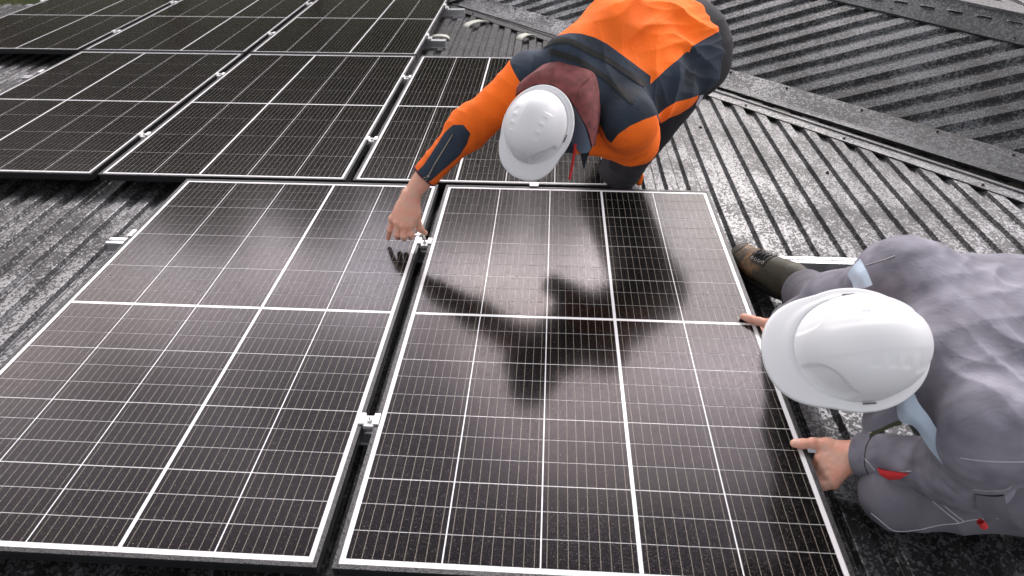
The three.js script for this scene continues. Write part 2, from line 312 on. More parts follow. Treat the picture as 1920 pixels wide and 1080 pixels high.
// ---------------------------------------------------------------- rails and clamps
const ALU = std([0.70, 0.71, 0.73], 0.36, { metalness: 0.9 }), ALU_WHITE = std([0.78, 0.78, 0.77], 0.42, { metalness: 0.35 });
function rail(x0, x1, z, label, lift = 0) {
  const g = new THREE.Group(), t = -0.0312 + lift, b = CREST + 0.0004, h = t - b;
  const s = new THREE.Shape([[-0.02, 0], [0.02, 0], [0.02, 0.005], [0.0165, 0.006], [0.0165, h - 0.014], [0.02, h - 0.010], [0.02, h], [0.006, h], [0.006, h - 0.01], [-0.006, h - 0.01], [-0.006, h], [-0.02, h], [-0.02, h - 0.010], [-0.0165, h - 0.014], [-0.0165, 0.006], [-0.02, 0.005]].map(([x, y]) => new THREE.Vector2(x, y)));
  const e = new THREE.ExtrudeGeometry(s, { depth: x1 - x0, bevelEnabled: false }); e.rotateY(Math.PI / 2);
  part('profile', e, ALU, g); g.position.set(x0, b, z);
  onRoof(g, 'mounting_rail', label, 'rail', 'aluminium rails under the panels');
}
rail(-1.235, 2.6, 0.455, 'aluminium rail sticking out beside the boot, under the front panels');
rail(-1.235, 1.16, 1.335, 'aluminium rail seen in the gap below the near clamp');
rail(-2.80, 0.70, -0.455, 'aluminium rail under the near half of the middle row', 0.002);
rail(-2.80, 0.70, -1.355, 'aluminium rail under the far half of the middle row', 0.002);
rail(-3.95, -0.315, -2.235, 'short rail end sticking out by the grey-green cap, far row', 0.004);
rail(-3.95, -0.285, -3.105, 'rail end sticking out by the eaves at the top, far row', 0.004);
const CLAMP_GEO = (() => {
  const w = 0.0165, o = 0.0255, s = new THREE.Shape([[-o, 0.0016], [-o, 0.0062], [-w + 0.004, 0.0066], [-w + 0.004, -0.004], [w - 0.004, -0.004], [w - 0.004, 0.0066], [o, 0.0062], [o, 0.0016], [w - 0.0005, 0.0016], [w - 0.0005, -0.016], [-w + 0.0005, -0.016], [-w + 0.0005, 0.0016]].map(([x, y]) => new THREE.Vector2(x, y)));
  const e = new THREE.ExtrudeGeometry(s, { depth: 0.036, bevelEnabled: true, bevelSize: 0.0006, bevelThickness: 0.0006, bevelSegments: 1 }); e.translate(0, 0, -0.018); return e;
})();
const BOLT = mergeGeometries([new THREE.CylinderGeometry(0.0068, 0.0068, 0.007, 20).translate(0, 0.0005, 0), new THREE.TorusGeometry(0.0055, 0.0012, 6, 20).rotateX(Math.PI / 2).translate(0, 0.004, 0)].map((g) => g.index ? g.toNonIndexed() : g));
const SOCKET = new THREE.CylinderGeometry(0.0031, 0.0031, 0.0006, 6).translate(0, 0.0044, 0);
function clampAt(x, z, label, lift = 0, noBolt) {
  const g = new THREE.Group(); part('clamp_body', CLAMP_GEO, ALU_WHITE, g);
  const b = part('bolt', BOLT, ALU, g); part('hex_socket', SOCKET, BLACK, b);
  const st = part('channel_nut', box(-0.011, 0.011, -0.0312, -0.0168, -0.016, 0.016), ALU, g);
  g.position.set(x, lift, z); onRoof(g, 'mid_clamp', label, 'clamp', 'clamps between neighbouring panels');
}
clampAt(-GAPX / 2, 0.455, 'mid clamp being tightened with the hex key');
clampAt(-GAPX / 2, 1.335, 'near mid clamp with its bolt in view, between the two front panels');
const gx1 = BX + PW + G2 / 2, gx2 = BX - G2 / 2, gx3 = gx2 - PW - G2;
clampAt(gx1, -0.455, 'mid clamp left of the orange sleeve, near end of the gap in the middle row', 0.002);
clampAt(gx1, -1.355, 'mid clamp left of the orange sleeve, far end of the gap in the middle row', 0.002);
clampAt(gx2, -0.455, 'mid clamp at the near end of the leftmost gap in the middle row', 0.002);
clampAt(gx2, -1.355, 'mid clamp at the far end of the leftmost gap in the middle row', 0.002);
clampAt(gx2, -2.235, 'mid clamp on the right-hand gap of the far row', 0.004);
clampAt(gx2, -3.105, 'mid clamp on the right-hand gap of the far row, at the top edge', 0.004);
clampAt(gx3, -2.235, 'mid clamp on the left-hand gap of the far row', 0.004);
clampAt(gx3, -3.105, 'mid clamp on the left-hand gap of the far row, at the top edge', 0.004);
const ENDCLAMP = (() => {
  const s = new THREE.Shape([[-0.008, 0.0016], [-0.008, 0.006], [0.006, 0.006], [0.006, -0.018], [0.026, -0.018], [0.026, -0.030], [0.0008, -0.030], [0.0008, 0.0016]].map(([x, y]) => new THREE.Vector2(x, y)));
  const e = new THREE.ExtrudeGeometry(s, { depth: 0.044, bevelEnabled: true, bevelSize: 0.0005, bevelThickness: 0.0005, bevelSegments: 1 }); e.translate(0, 0, -0.022); return e;
})();
function endClamp(x, z, right, label, lift = 0) {
  const g = new THREE.Group(); part('clamp_body', ENDCLAMP, ALU_WHITE, g);
  const b = part('bolt', BOLT, ALU, g); b.position.set(0.016, -0.0135, 0);
  g.position.set(x, lift, z); if (!right) g.rotation.y = Math.PI;
  onRoof(g, 'end_clamp', label, 'clamp', 'clamps at the outer panel edges');
}
endClamp(-PW - GAPX, 0.455, false, 'end clamp with a rail stub on the left edge of the front left panel');
endClamp(BX - PW - G2, -1.355, false, 'end clamp on the left edge of the middle row', 0.002);
endClamp(BX + PW, -2.235, true, 'end clamp above the nearer rail stub of the far row', 0.004);
endClamp(BX + PW, -3.105, true, 'end clamp above the rail stub nearest the eaves', 0.004);
endClamp(BX - 2 * (PW + G2), -3.105, false, 'end clamp on the outermost panel in the top left corner', 0.004);
{
  const g = new THREE.Group();
  const s = new THREE.Shape([[-0.018, -0.012], [0.018, -0.012], [0.018, 0.012], [-0.018, 0.012]].map(([x, y]) => new THREE.Vector2(x, y)));
  const hole = new THREE.Path(); hole.absarc(0, 0, 0.0042, 0, Math.PI * 2); s.holes.push(hole);
  const e = new THREE.ExtrudeGeometry(s, { depth: 0.003, bevelEnabled: true, bevelSize: 0.0005, bevelThickness: 0.0005, bevelSegments: 1 }); e.rotateX(-Math.PI / 2); e.translate(0, 0.0045, 0);
  part('plate', e, ALU_WHITE, g); part('foot', box(-0.016, 0.016, -0.03, 0.0035, -0.0085, 0.0085), ALU_WHITE, g);
  part('hole_sleeve', new THREE.CylinderGeometry(0.0041, 0.0041, 0.0002, 16).translate(0, 0.0040, 0), std([0.10, 0.06, 0.03], 0.7), g);
  g.position.set(0.372, 0.0, -0.0105); onRoof(g, 'spacer_plate', 'white drilled plate in the gap between the rows, below the white helmet', 'plate');
}
// ---------------------------------------------------------------- beyond the eaves: garden, tiled lean-tos, trees, a house (mirrored in the panels)
const GROUND_Y = -5.6;
{
  const n = 512, a = tileNoise(3, 60), b = tileNoise(4, 8), c = tileNoise(6, 200);
  const grass = std([1, 1, 1], 0.95, { map: tex(n, n, (i, j) => { const f = a(i / n, j / n), p = b(i / n, j / n), q = c(i / n, j / n); return [40 + 34 * f * p + 16 * q, 44 + 26 * f + 16 * q, 14 + 12 * f]; }, true) });
  const g = new THREE.PlaneGeometry(600, 600, 1, 1); g.rotateX(-Math.PI / 2); const uv = g.attributes.uv; for (let i = 0; i < uv.count; i++) uv.setXY(i, uv.getX(i) * 200, uv.getY(i) * 200);
  const m = new THREE.Mesh(g, grass); m.position.y = GROUND_Y; top(m, 'ground', 'green garden lawn below the eaves', 'lawn', null, 'structure');
}
// terracotta tiles: barrel tiles, each its own piece
const TILE_GEO = (() => { const g = new THREE.CylinderGeometry(0.10, 0.085, 0.42, 12, 1, true, 0, Math.PI); g.rotateX(Math.PI / 2); g.rotateZ(0); g.rotateY(Math.PI); return g; })();
const TERRA = [[0.42, 0.13, 0.045], [0.36, 0.11, 0.05], [0.47, 0.17, 0.06]].map((c) => std(c, 0.8, { side: THREE.DoubleSide }));
const TERRA_BED = std([0.22, 0.07, 0.035], 0.9);
function leanTo(x, y, z, nx, nz, turn, label) {
  const g = new THREE.Group(), r = rng(21 + nx);
  for (let i = 0; i < nx; i++) for (let k = 0; k < nz; k++) { const m = part('roof_tile', TILE_GEO, TERRA[Math.floor(r() * 3)], g); m.rotation.set(0.35, 0, Math.PI / 2 * 0); m.position.set(i * 0.2, -k * 0.13 + 0.02, k * -0.36); m.rotation.set(-0.35, 0, 0); m.rotation.order = 'YXZ'; }
  const bed = part('roof_bed', box(-0.15, nx * 0.2 - 0.05, -0.05, 0.0, -nz * 0.38, 0.1), TERRA_BED, g); bed.rotation.x = -0.345; bed.position.y = -0.03;
  part('wall', box(-0.1, nx * 0.2 - 0.1, GROUND_Y - y, -nz * 0.13 - 0.1, -nz * 0.36 + 0.1, -0.1), std([0.6, 0.55, 0.46], 0.9), g);
  g.position.set(x, y, z); g.rotation.y = turn; top(g, 'tiled_lean_to', label, 'tiled roof', 'terracotta roofs below the eaves');
}
// a tree: trunk, limbs and a crown of leaf faces
const BARK = std([0.07, 0.05, 0.035], 0.95);
function tree(x, z, h, rad, seed, tint, label) {
  const r = rng(seed), g = new THREE.Group(), limbs = [];
  const limb = (a, b, r0, r1) => { const d = b.clone().sub(a), c = new THREE.CylinderGeometry(r1, r0, d.length(), 7, 1); c.translate(0, d.length() / 2, 0); c.applyQuaternion(new THREE.Quaternion().setFromUnitVectors(V(0, 1, 0), d.clone().normalize())); c.translate(a.x, a.y, a.z); return c; };
  const th = h * 0.45; part('trunk', limb(V(0, 0, 0), V(0.1, th, 0.05), h * 0.028, h * 0.018), BARK, g);
  const clumps = [];
  for (let i = 0; i < 16; i++) { const a = r() * 6.28, e = r(), cr = rad * (0.35 + 0.65 * Math.sqrt(r())) * (1 - 0.55 * e * e), p = V(Math.cos(a) * cr, h * (0.36 + 0.56 * e), Math.sin(a) * cr); clumps.push([p, rad * (0.26 + 0.2 * r())]); if (i < 9) limbs.push(limb(V(0.1 * r(), th * (0.6 + 0.4 * r()), 0), p, h * 0.012, h * 0.003)); }
  clumps.push([V(0, h * 0.9, 0), rad * 0.35]);
  part('limbs', mergeGeometries(limbs), BARK, g);
  const pos = [], nor = [];
  for (const [c, cr] of clumps) for (let i = 0; i < 420; i++) {
    const u = r() * 2 - 1, a = r() * 6.28, q = Math.sqrt(1 - u * u), d = V(q * Math.cos(a), u, q * Math.sin(a)), p = d.clone().multiplyScalar(cr * (0.55 + 0.5 * r())).add(c), s = 0.22 + 0.16 * r();
    const t = V(r() - 0.5, r() - 0.5, r() - 0.5).normalize(), w = d.clone().cross(t).normalize();
    for (const k of [t.clone().multiplyScalar(s), w.clone().multiplyScalar(s * 0.5), t.clone().multiplyScalar(-s)]) { pos.push(p.x + k.x, p.y + k.y, p.z + k.z); nor.push(d.x, d.y, d.z); }
  }
  const cg = new THREE.BufferGeometry(); cg.setAttribute('position', new THREE.Float32BufferAttribute(pos, 3)); cg.setAttribute('normal', new THREE.Float32BufferAttribute(nor, 3));
  part('crown', cg, std(tint, 0.8, { side: THREE.DoubleSide }), g);
  g.position.set(x, GROUND_Y, z); top(g, 'garden_tree', label, 'tree', 'trees beyond the eaves');
}
leanTo(-6.4, -3.05, -4.55, 8, 5, 0.25, 'terracotta tiled roof in the top left corner below the eaves');
leanTo(-0.95, -2.9, -5.0, 4, 5, -0.3, 'terracotta tiled roof glimpsed past the far rail ends');
const ROW = [[-27, -13, 10.6, 'far left end of the tree row beyond the eaves'], [-21.5, -16, 10.0, 'dark tree second from the left of the tree row'], [-16.5, -18, 10.4, 'broad tree third from the left of the tree row'], [-12, -20, 10.2, 'tall tree fourth from the left of the tree row'], [-7.5, -20.5, 10.5, 'round tree fifth from the left of the tree row'], [-3.2, -21.5, 10.8, 'tall tree in the middle of the tree row, straight ahead'], [1.2, -22, 10.2, 'tree at the right end of the tree row beyond the eaves']];
ROW.forEach(([x, z, h, label], i) => tree(x, z, h, 3.5, i + 1, [[0.022, 0.029, 0.017], [0.027, 0.031, 0.019], [0.019, 0.026, 0.016]][i % 3], label));
{ // wooded hill behind the garden
  const g = new THREE.PlaneGeometry(320, 60, 160, 24), p = g.attributes.position; g.rotateX(-Math.PI / 2);
  for (let i = 0; i < p.count; i++) { const x = p.getX(i), z = p.getZ(i), t = clamp((30 - z) / 44); p.setY(i, 15.5 * smooth(0, 1, t) * (1 + 0.22 * noise3(x * 0.03, 2, 5) + 0.06 * noise3(x * 0.3, z * 0.3, 1)) + 0.8 * noise3(x * 0.9, z * 0.9, 3)); }
  g.computeVertexNormals(); g.translate(-10, GROUND_Y - 0.5, -75);
  top(new THREE.Mesh(g, std([0.016, 0.020, 0.017], 0.95)), 'hill', 'dark wooded hill behind the garden', 'hill', null, 'structure');
}
const HOODROWS = {"outer": [[[0.3228, 0.5641, 0.4783], [0.3468, 0.5907, 0.4947], [0.3926, 0.6072, 0.4922], [0.442, 0.6017, 0.4932], [0.4854, 0.5772, 0.5207], [0.5174, 0.5425, 0.5564], [0.5467, 0.499, 0.5862], [0.5635, 0.454, 0.6056]], [[0.3261, 0.5838, 0.4762], [0.3592, 0.619, 0.4795], [0.4081, 0.6311, 0.4739], [0.4607, 0.6276, 0.4609], [0.5152, 0.6075, 0.4969], [0.5471, 0.5713, 0.5336], [0.5679, 0.5081, 0.5659], [0.5696, 0.4483, 0.5846]], [[0.3318, 0.5912, 0.4581], [0.3746, 0.63, 0.452], [0.4316, 0.6494, 0.422], [0.49, 0.6488, 0.4065], [0.5573, 0.6233, 0.4333], [0.5772, 0.5801, 0.4635], [0.5817, 0.506, 0.5171], [0.5731, 0.4412, 0.5523]], [[0.3319, 0.5673, 0.3888], [0.3754, 0.6049, 0.3588], [0.44, 0.6233, 0.3043], [0.5015, 0.6228, 0.2885], [0.5795, 0.5915, 0.3189], [0.5949, 0.5382, 0.3691], [0.5927, 0.4752, 0.4397], [0.574, 0.4275, 0.5128]]], "inner": [[[0.4422, 0.5953, 0.4892], [0.4857, 0.5707, 0.5168], [0.5178, 0.5372, 0.5515], [0.5455, 0.4936, 0.5816], [0.5623, 0.4497, 0.6]], [[0.4433, 0.553, 0.4419], [0.4785, 0.5185, 0.4648], [0.5068, 0.4811, 0.5027], [0.5344, 0.4482, 0.5497], [0.5527, 0.4281, 0.5879]], [[0.4273, 0.5036, 0.4045], [0.4635, 0.4681, 0.4281], [0.4907, 0.4367, 0.4617], [0.5098, 0.4181, 0.5112], [0.5294, 0.4128, 0.5633]]], "seams": [[[0.4802, 0.6457, 0.397], [0.4489, 0.6321, 0.4397], [0.4248, 0.6154, 0.4657], [0.4123, 0.6011, 0.4831]], [[0.5604, 0.6222, 0.4401], [0.536, 0.618, 0.488], [0.5169, 0.5997, 0.5124], [0.5034, 0.5696, 0.54]]], "string": [[0.5118, 0.4539, 0.5841], [0.5096, 0.4296, 0.5894], [0.505, 0.3873, 0.5957], [0.4986, 0.343, 0.6035]], "tab": [[[0.5292, 0.4182, 0.5594], [0.5487, 0.4224, 0.5675], [0.5587, 0.4237, 0.566]], [[0.5349, 0.3992, 0.5729], [0.5448, 0.3986, 0.5789], [0.551, 0.4061, 0.5792]], [[0.5414, 0.3702, 0.5812], [0.543, 0.3697, 0.5839], [0.5446, 0.372, 0.5846]]]};
const HAT1 = [[0.391, 0.5141, 0.6096], [-0.2363, 0.5003, 0.833], [-0.3942, -0.7316, 0.5562]], HAT2 = [[1.014, 0.4824, 1.5476], [0.0205, 0.778, 0.628], [-0.9946, -0.0444, 0.0933]], VIEW_DIR = [-0.0496, -0.5874, -0.8078];
const D2 = {"collarR": [[[1.071, 0.4968, 1.3231], [1.0771, 0.5152, 1.3218], [1.0912, 0.5279, 1.3117]], [[1.0713, 0.4938, 1.35], [1.0771, 0.5159, 1.3522], [1.0946, 0.5219, 1.3406]], [[1.0693, 0.4889, 1.3661], [1.0842, 0.4995, 1.3761], [1.1039, 0.5018, 1.367]]], "collarL": [[[1.0987, 0.3953, 1.5933], [1.0999, 0.4122, 1.5934], [1.1172, 0.4266, 1.5818]], [[1.1122, 0.3586, 1.6068], [1.1101, 0.3901, 1.615], [1.1265, 0.4073, 1.6077]], [[1.135, 0.3525, 1.6161], [1.1336, 0.3754, 1.6304], [1.1461, 0.387, 1.6274]], [[1.1641, 0.3175, 1.6335], [1.1642, 0.3396, 1.6422], [1.1718, 0.3537, 1.6439]], [[1.1993, 0.2849, 1.6427], [1.2013, 0.2929, 1.6491], [1.2083, 0.2969, 1.652]]], "inner": [[[1.0801, 0.3287, 1.5438], [1.0912, 0.3565, 1.5601], [1.127, 0.372, 1.559]], [[1.0784, 0.2971, 1.5545], [1.0817, 0.3338, 1.5772], [1.1194, 0.3553, 1.5716]], [[1.0931, 0.2627, 1.5539], [1.1079, 0.2959, 1.566], [1.1391, 0.3236, 1.5687]]], "olive": [[[1.1038, 0.3107, 1.5369], [1.1152, 0.3466, 1.5534], [1.1326, 0.3606, 1.5546]], [[1.1107, 0.2623, 1.5469], [1.1268, 0.3027, 1.5599], [1.143, 0.3321, 1.5623]], [[1.1119, 0.242, 1.5431], [1.1289, 0.278, 1.5529], [1.1502, 0.3, 1.5604]]], "stitchBack": [[1.1754, 0.3221, 1.6419], [1.2182, 0.3267, 1.6358], [1.2729, 0.3322, 1.6285], [1.3376, 0.3392, 1.6194]], "stitchTick": [[1.2706, 0.3411, 1.6222], [1.2729, 0.3322, 1.6285]], "stitchCuff": [[1.1852, 0.1554, 1.453], [1.1802, 0.1282, 1.4731], [1.1848, 0.1009, 1.4926], [1.2, 0.0814, 1.5058]], "stitchElbow": [[1.2487, 0.2573, 1.6225], [1.2576, 0.2421, 1.633], [1.2646, 0.2236, 1.6461]], "stitchSleeve": [[1.2035, 0.0834, 1.5042], [1.23, 0.122, 1.5364], [1.2473, 0.1607, 1.5691], [1.2726, 0.1882, 1.6094]], "stitchKnee": [[[1.2655, 0.0617, 1.5161], [1.2927, 0.0402, 1.5301], [1.3198, 0.0207, 1.5427], [1.3419, 0.007, 1.5513]], [[1.275, 0.0636, 1.5142], [1.3022, 0.0421, 1.5281], [1.3293, 0.0226, 1.5407], [1.3514, 0.0099, 1.5486]]], "stitchLeg": [[1.1884, 0.0067, 1.5609], [1.2498, -0.0296, 1.5835], [1.2971, -0.0132, 1.5687], [1.3562, 0.0089, 1.549], [1.4157, 0.0203, 1.5371]], "stitchShoulder": [[1.1095, 0.4879, 1.3397], [1.1331, 0.515, 1.3185], [1.1771, 0.5348, 1.3014]], "pocket": [[[1.2817, 0.2117, 1.6537], [1.3082, 0.2166, 1.6609], [1.3309, 0.2182, 1.6583]], [[1.2932, 0.1829, 1.6615], [1.3178, 0.1897, 1.6675], [1.3427, 0.1912, 1.6648]], [[1.3265, 0.1381, 1.6673], [1.3384, 0.1554, 1.6664], [1.3619, 0.1502, 1.6688]]], "redTab": [[1.3037, 0.1547, 1.6752], [1.3158, 0.1418, 1.6777]], "redSleeve": [[[1.1923, 0.0931, 1.4978], [1.2015, 0.1004, 1.5106], [1.2319, 0.126, 1.5395]], [[1.2001, 0.0774, 1.5026], [1.207, 0.0847, 1.5154], [1.2268, 0.1022, 1.5324]], [[1.2202, 0.0582, 1.4967], [1.2273, 0.0615, 1.5063], [1.2364, 0.0687, 1.5129]]]};
const D1 = {"J": {"N": [0.5192, 0.5699, 0.4126], "C": [0.5645, 0.5364, 0.3042], "MI": [0.7324, 0.5818, 0.168], "H": [0.9041, 0.5781, 0.024], "RS": [0.3635, 0.5699, 0.354], "LS": [0.6797, 0.4861, 0.476], "RE": [0.1553, 0.4069, 0.3615], "RW": [-0.0042, 0.2472, 0.4132], "LE": [0.7185, 0.3833, 0.3874], "LF": [0.4686, 0.3324, 0.2541], "LH": [0.9446, 0.4712, -0.037], "RH": [0.873, 0.6272, -0.1088], "LK": [0.7367, 0.0405, -0.101]}, "n": [0.768, 0.0943, -0.6335], "u": [0.4067, -0.8359, 0.3685], "v": [-0.4948, -0.5407, -0.6803], "O": [0.7927, 0.6477, 0.251], "W": [0.1088, -0.3021, -0.947], "P": {"back": [[-0.481, -0.1794], [-0.3748, -0.1554], [-0.3299, -0.1482], [-0.2877, -0.1333], [-0.2433, -0.1075], [-0.2081, -0.0788], [-0.1478, -0.009], [-0.0848, 0.0672], [-0.0986, 0.0902], [-0.0145, 0.0646], [0.0544, 0.048], [0.104, 0.0362], [0.1108, 0.0437], [0.1297, 0.0267], [0.1939, 0.0202], [0.2733, 0.0134], [0.48, 0.0119], [0.5849, -0.1982], [-0.3725, -0.4039]], "b1": [[-0.4498, -0.1446], [-0.3874, -0.1422], [-0.3354, -0.1194], [-0.226, -0.0282], [-0.1272, 0.0796]], "b2": [[-0.4285, -0.1172], [-0.3412, -0.0635], [-0.2672, 0.0101], [-0.1934, 0.1128]], "sleeveL": [[-0.3568, 0.1387], [-0.3464, 0.1493], [-0.3407, 0.1972], [-0.3297, 0.2118], [-0.2874, 0.1908], [-0.2329, 0.1789], [-0.1749, 0.1767], [-0.1208, 0.18], [-0.1183, 0.2251], [-0.1959, 0.3928], [-0.5413, 0.2605], [-0.4701, 0.1141]], "pocket": [[-0.1128, 0.1937], [-0.0676, 0.1827], [-0.0198, 0.1777], [0.033, 0.1853], [0.0885, 0.1898], [0.1571, 0.231], [-0.1068, 0.3131]], "seam1": [[-0.3784, -0.148], [-0.2914, -0.1259], [-0.2177, -0.0728], [-0.1578, -0.003], [-0.0979, 0.0741]], "seam2": [[-0.0922, 0.0722], [-0.246, 0.144], [-0.2682, 0.1047], [-0.2882, 0.0438]], "seam3": [[-0.2516, 0.1744], [-0.2795, 0.2693]], "hem": [[0.2806, 0.0211], [0.2356, 0.1006], [0.1419, 0.1684]]}, "hand": {"w0": [-0.006, 0.2472, 0.4133], "w": [-0.0513, 0.1863, 0.4356], "i1": [-0.05, 0.0969, 0.4993], "m1": [-0.0732, 0.0985, 0.5069], "r1": [-0.0975, 0.1032, 0.4976], "p1": [-0.1212, 0.1045, 0.4746], "i2": [-0.0501, 0.0662, 0.5142], "m2": [-0.0761, 0.0627, 0.5208], "r2": [-0.1027, 0.0632, 0.5121], "p2": [-0.1331, 0.0659, 0.4849], "i3": [-0.0575, 0.037, 0.4888], "m3": [-0.0824, 0.0339, 0.4926], "r3": [-0.1068, 0.0345, 0.4875], "p3": [-0.1462, 0.0226, 0.4738], "t0": [-0.0413, 0.1322, 0.4656], "t1": [-0.0326, 0.0979, 0.4777], "t2": [-0.0235, 0.0696, 0.4779], "t3": [-0.0094, 0.0466, 0.4689]}};
// ---------------------------------------------------------------- figures: distance fields meshed by surface nets
const sub3 = (a, b) => [a[0] - b[0], a[1] - b[1], a[2] - b[2]], dot3 = (a, b) => a[0] * b[0] + a[1] * b[1] + a[2] * b[2];
const nrm3 = (a) => { const l = Math.hypot(...a) || 1; return [a[0] / l, a[1] / l, a[2] / l]; }, crs3 = (a, b) => [a[1] * b[2] - a[2] * b[1], a[2] * b[0] - a[0] * b[2], a[0] * b[1] - a[1] * b[0]];
const mix3 = (a, b, t) => [a[0] + (b[0] - a[0]) * t, a[1] + (b[1] - a[1]) * t, a[2] + (b[2] - a[2]) * t], add3 = (a, b, k = 1) => [a[0] + k * b[0], a[1] + k * b[1], a[2] + k * b[2]];
function capsule(a, b, ra, rb = ra) {
  const [bx, by, bz] = sub3(b, a), L2 = bx * bx + by * by + bz * bz || 1e-9, R = Math.max(ra, rb);
  const f = (x, y, z) => { x -= a[0]; y -= a[1]; z -= a[2]; let h = (x * bx + y * by + z * bz) / L2; h = h < 0 ? 0 : h > 1 ? 1 : h; x -= h * bx; y -= h * by; z -= h * bz; return Math.sqrt(x * x + y * y + z * z) - (ra + (rb - ra) * h); };
  f.box = [0, 1, 2].map((i) => [Math.min(a[i], b[i]) - R, Math.max(a[i], b[i]) + R]); return f;
}
function ellCap(a, b, u, A, B) {          // elliptical tapered limb: A, B = [radius along u, radius across]
  const ab = sub3(b, a), L = Math.hypot(...ab), w = nrm3(ab); u = nrm3(add3(u, w, -dot3(u, w))); const v = crs3(w, u), R = Math.max(...A, ...B);
  const f = (x, y, z) => {
    x -= a[0]; y -= a[1]; z -= a[2]; const t = (x * w[0] + y * w[1] + z * w[2]) / L, h = t < 0 ? 0 : t > 1 ? 1 : t, e = (t - h) * L, ru = A[0] + (B[0] - A[0]) * h, rv = A[1] + (B[1] - A[1]) * h, re = Math.min(ru, rv);
    const p = x * u[0] + y * u[1] + z * u[2], q = x * v[0] + y * v[1] + z * v[2], k0 = Math.sqrt((p / ru) ** 2 + (q / rv) ** 2 + (e / re) ** 2), k1 = Math.sqrt((p / ru / ru) ** 2 + (q / rv / rv) ** 2 + (e / re / re) ** 2);
    return k1 < 1e-6 ? -re : k0 * (k0 - 1) / k1;
  };
  f.box = [0, 1, 2].map((i) => [Math.min(a[i], b[i]) - R, Math.max(a[i], b[i]) + R]); return f;
}
function ellipsoid(c, X, Y, r) {
  X = nrm3(X); Y = nrm3(add3(Y, X, -dot3(X, Y))); const Z = crs3(X, Y), R = Math.max(...r);
  const f = (x, y, z) => { x -= c[0]; y -= c[1]; z -= c[2]; const p = x * X[0] + y * X[1] + z * X[2], q = x * Y[0] + y * Y[1] + z * Y[2], s = x * Z[0] + y * Z[1] + z * Z[2]; const k0 = Math.hypot(p / r[0], q / r[1], s / r[2]), k1 = Math.hypot(p / r[0] ** 2, q / r[1] ** 2, s / r[2] ** 2); return k1 < 1e-6 ? -Math.min(...r) : k0 * (k0 - 1) / k1; };
  f.box = [0, 1, 2].map((i) => [c[i] - R, c[i] + R]); return f;
}
function joined(list, k) {                  // smooth union
  const f = (x, y, z) => { let d = list[0](x, y, z); for (let i = 1; i < list.length; i++) { const e = list[i](x, y, z), h = Math.max(k - Math.abs(d - e), 0) / k; d = Math.min(d, e) - h * h * k * 0.25; } return d; };
  f.box = [0, 1, 2].map((i) => [Math.min(...list.map((g) => g.box[i][0])), Math.max(...list.map((g) => g.box[i][1]))]); return f;
}
function folds(f, zones, lump = 0.003) {    // cloth: creases across `axis` round a centre, on top of soft lumps
  const Z = zones.map((z) => ({ ...z, axis: nrm3(z.axis) }));
  const g = (x, y, z) => {
    let d = f(x, y, z); if (Math.abs(d) > 0.05) return d;
    d -= lump * noise3(x * 9 + 3, y * 9, z * 9) + lump * 0.5 * noise3(x * 21, y * 21 + 7, z * 21);
    for (const q of Z) {
      const r2 = ((x - q.c[0]) ** 2 + (y - q.c[1]) ** 2 + (z - q.c[2]) ** 2) / (q.r * q.r); if (r2 > 4) continue;
      const n1 = noise3(x * 6 + q.f, y * 6, z * 6), ph = (x * q.axis[0] + y * q.axis[1] + z * q.axis[2]) * q.f * 6.283 + (q.w ?? 2.2) * n1 + (q.p ?? 0);
      const s = Math.abs(Math.sin(ph / 2));
      d -= (q.k ?? 1.1) * q.a * Math.exp(-r2) * (Math.pow(1 - s, 1.3) - 0.33) * (0.75 + 0.6 * noise3(x * 5, y * 5 + 11, z * 5));
    }
    return d;
  };
  g.box = f.box; return g;
}
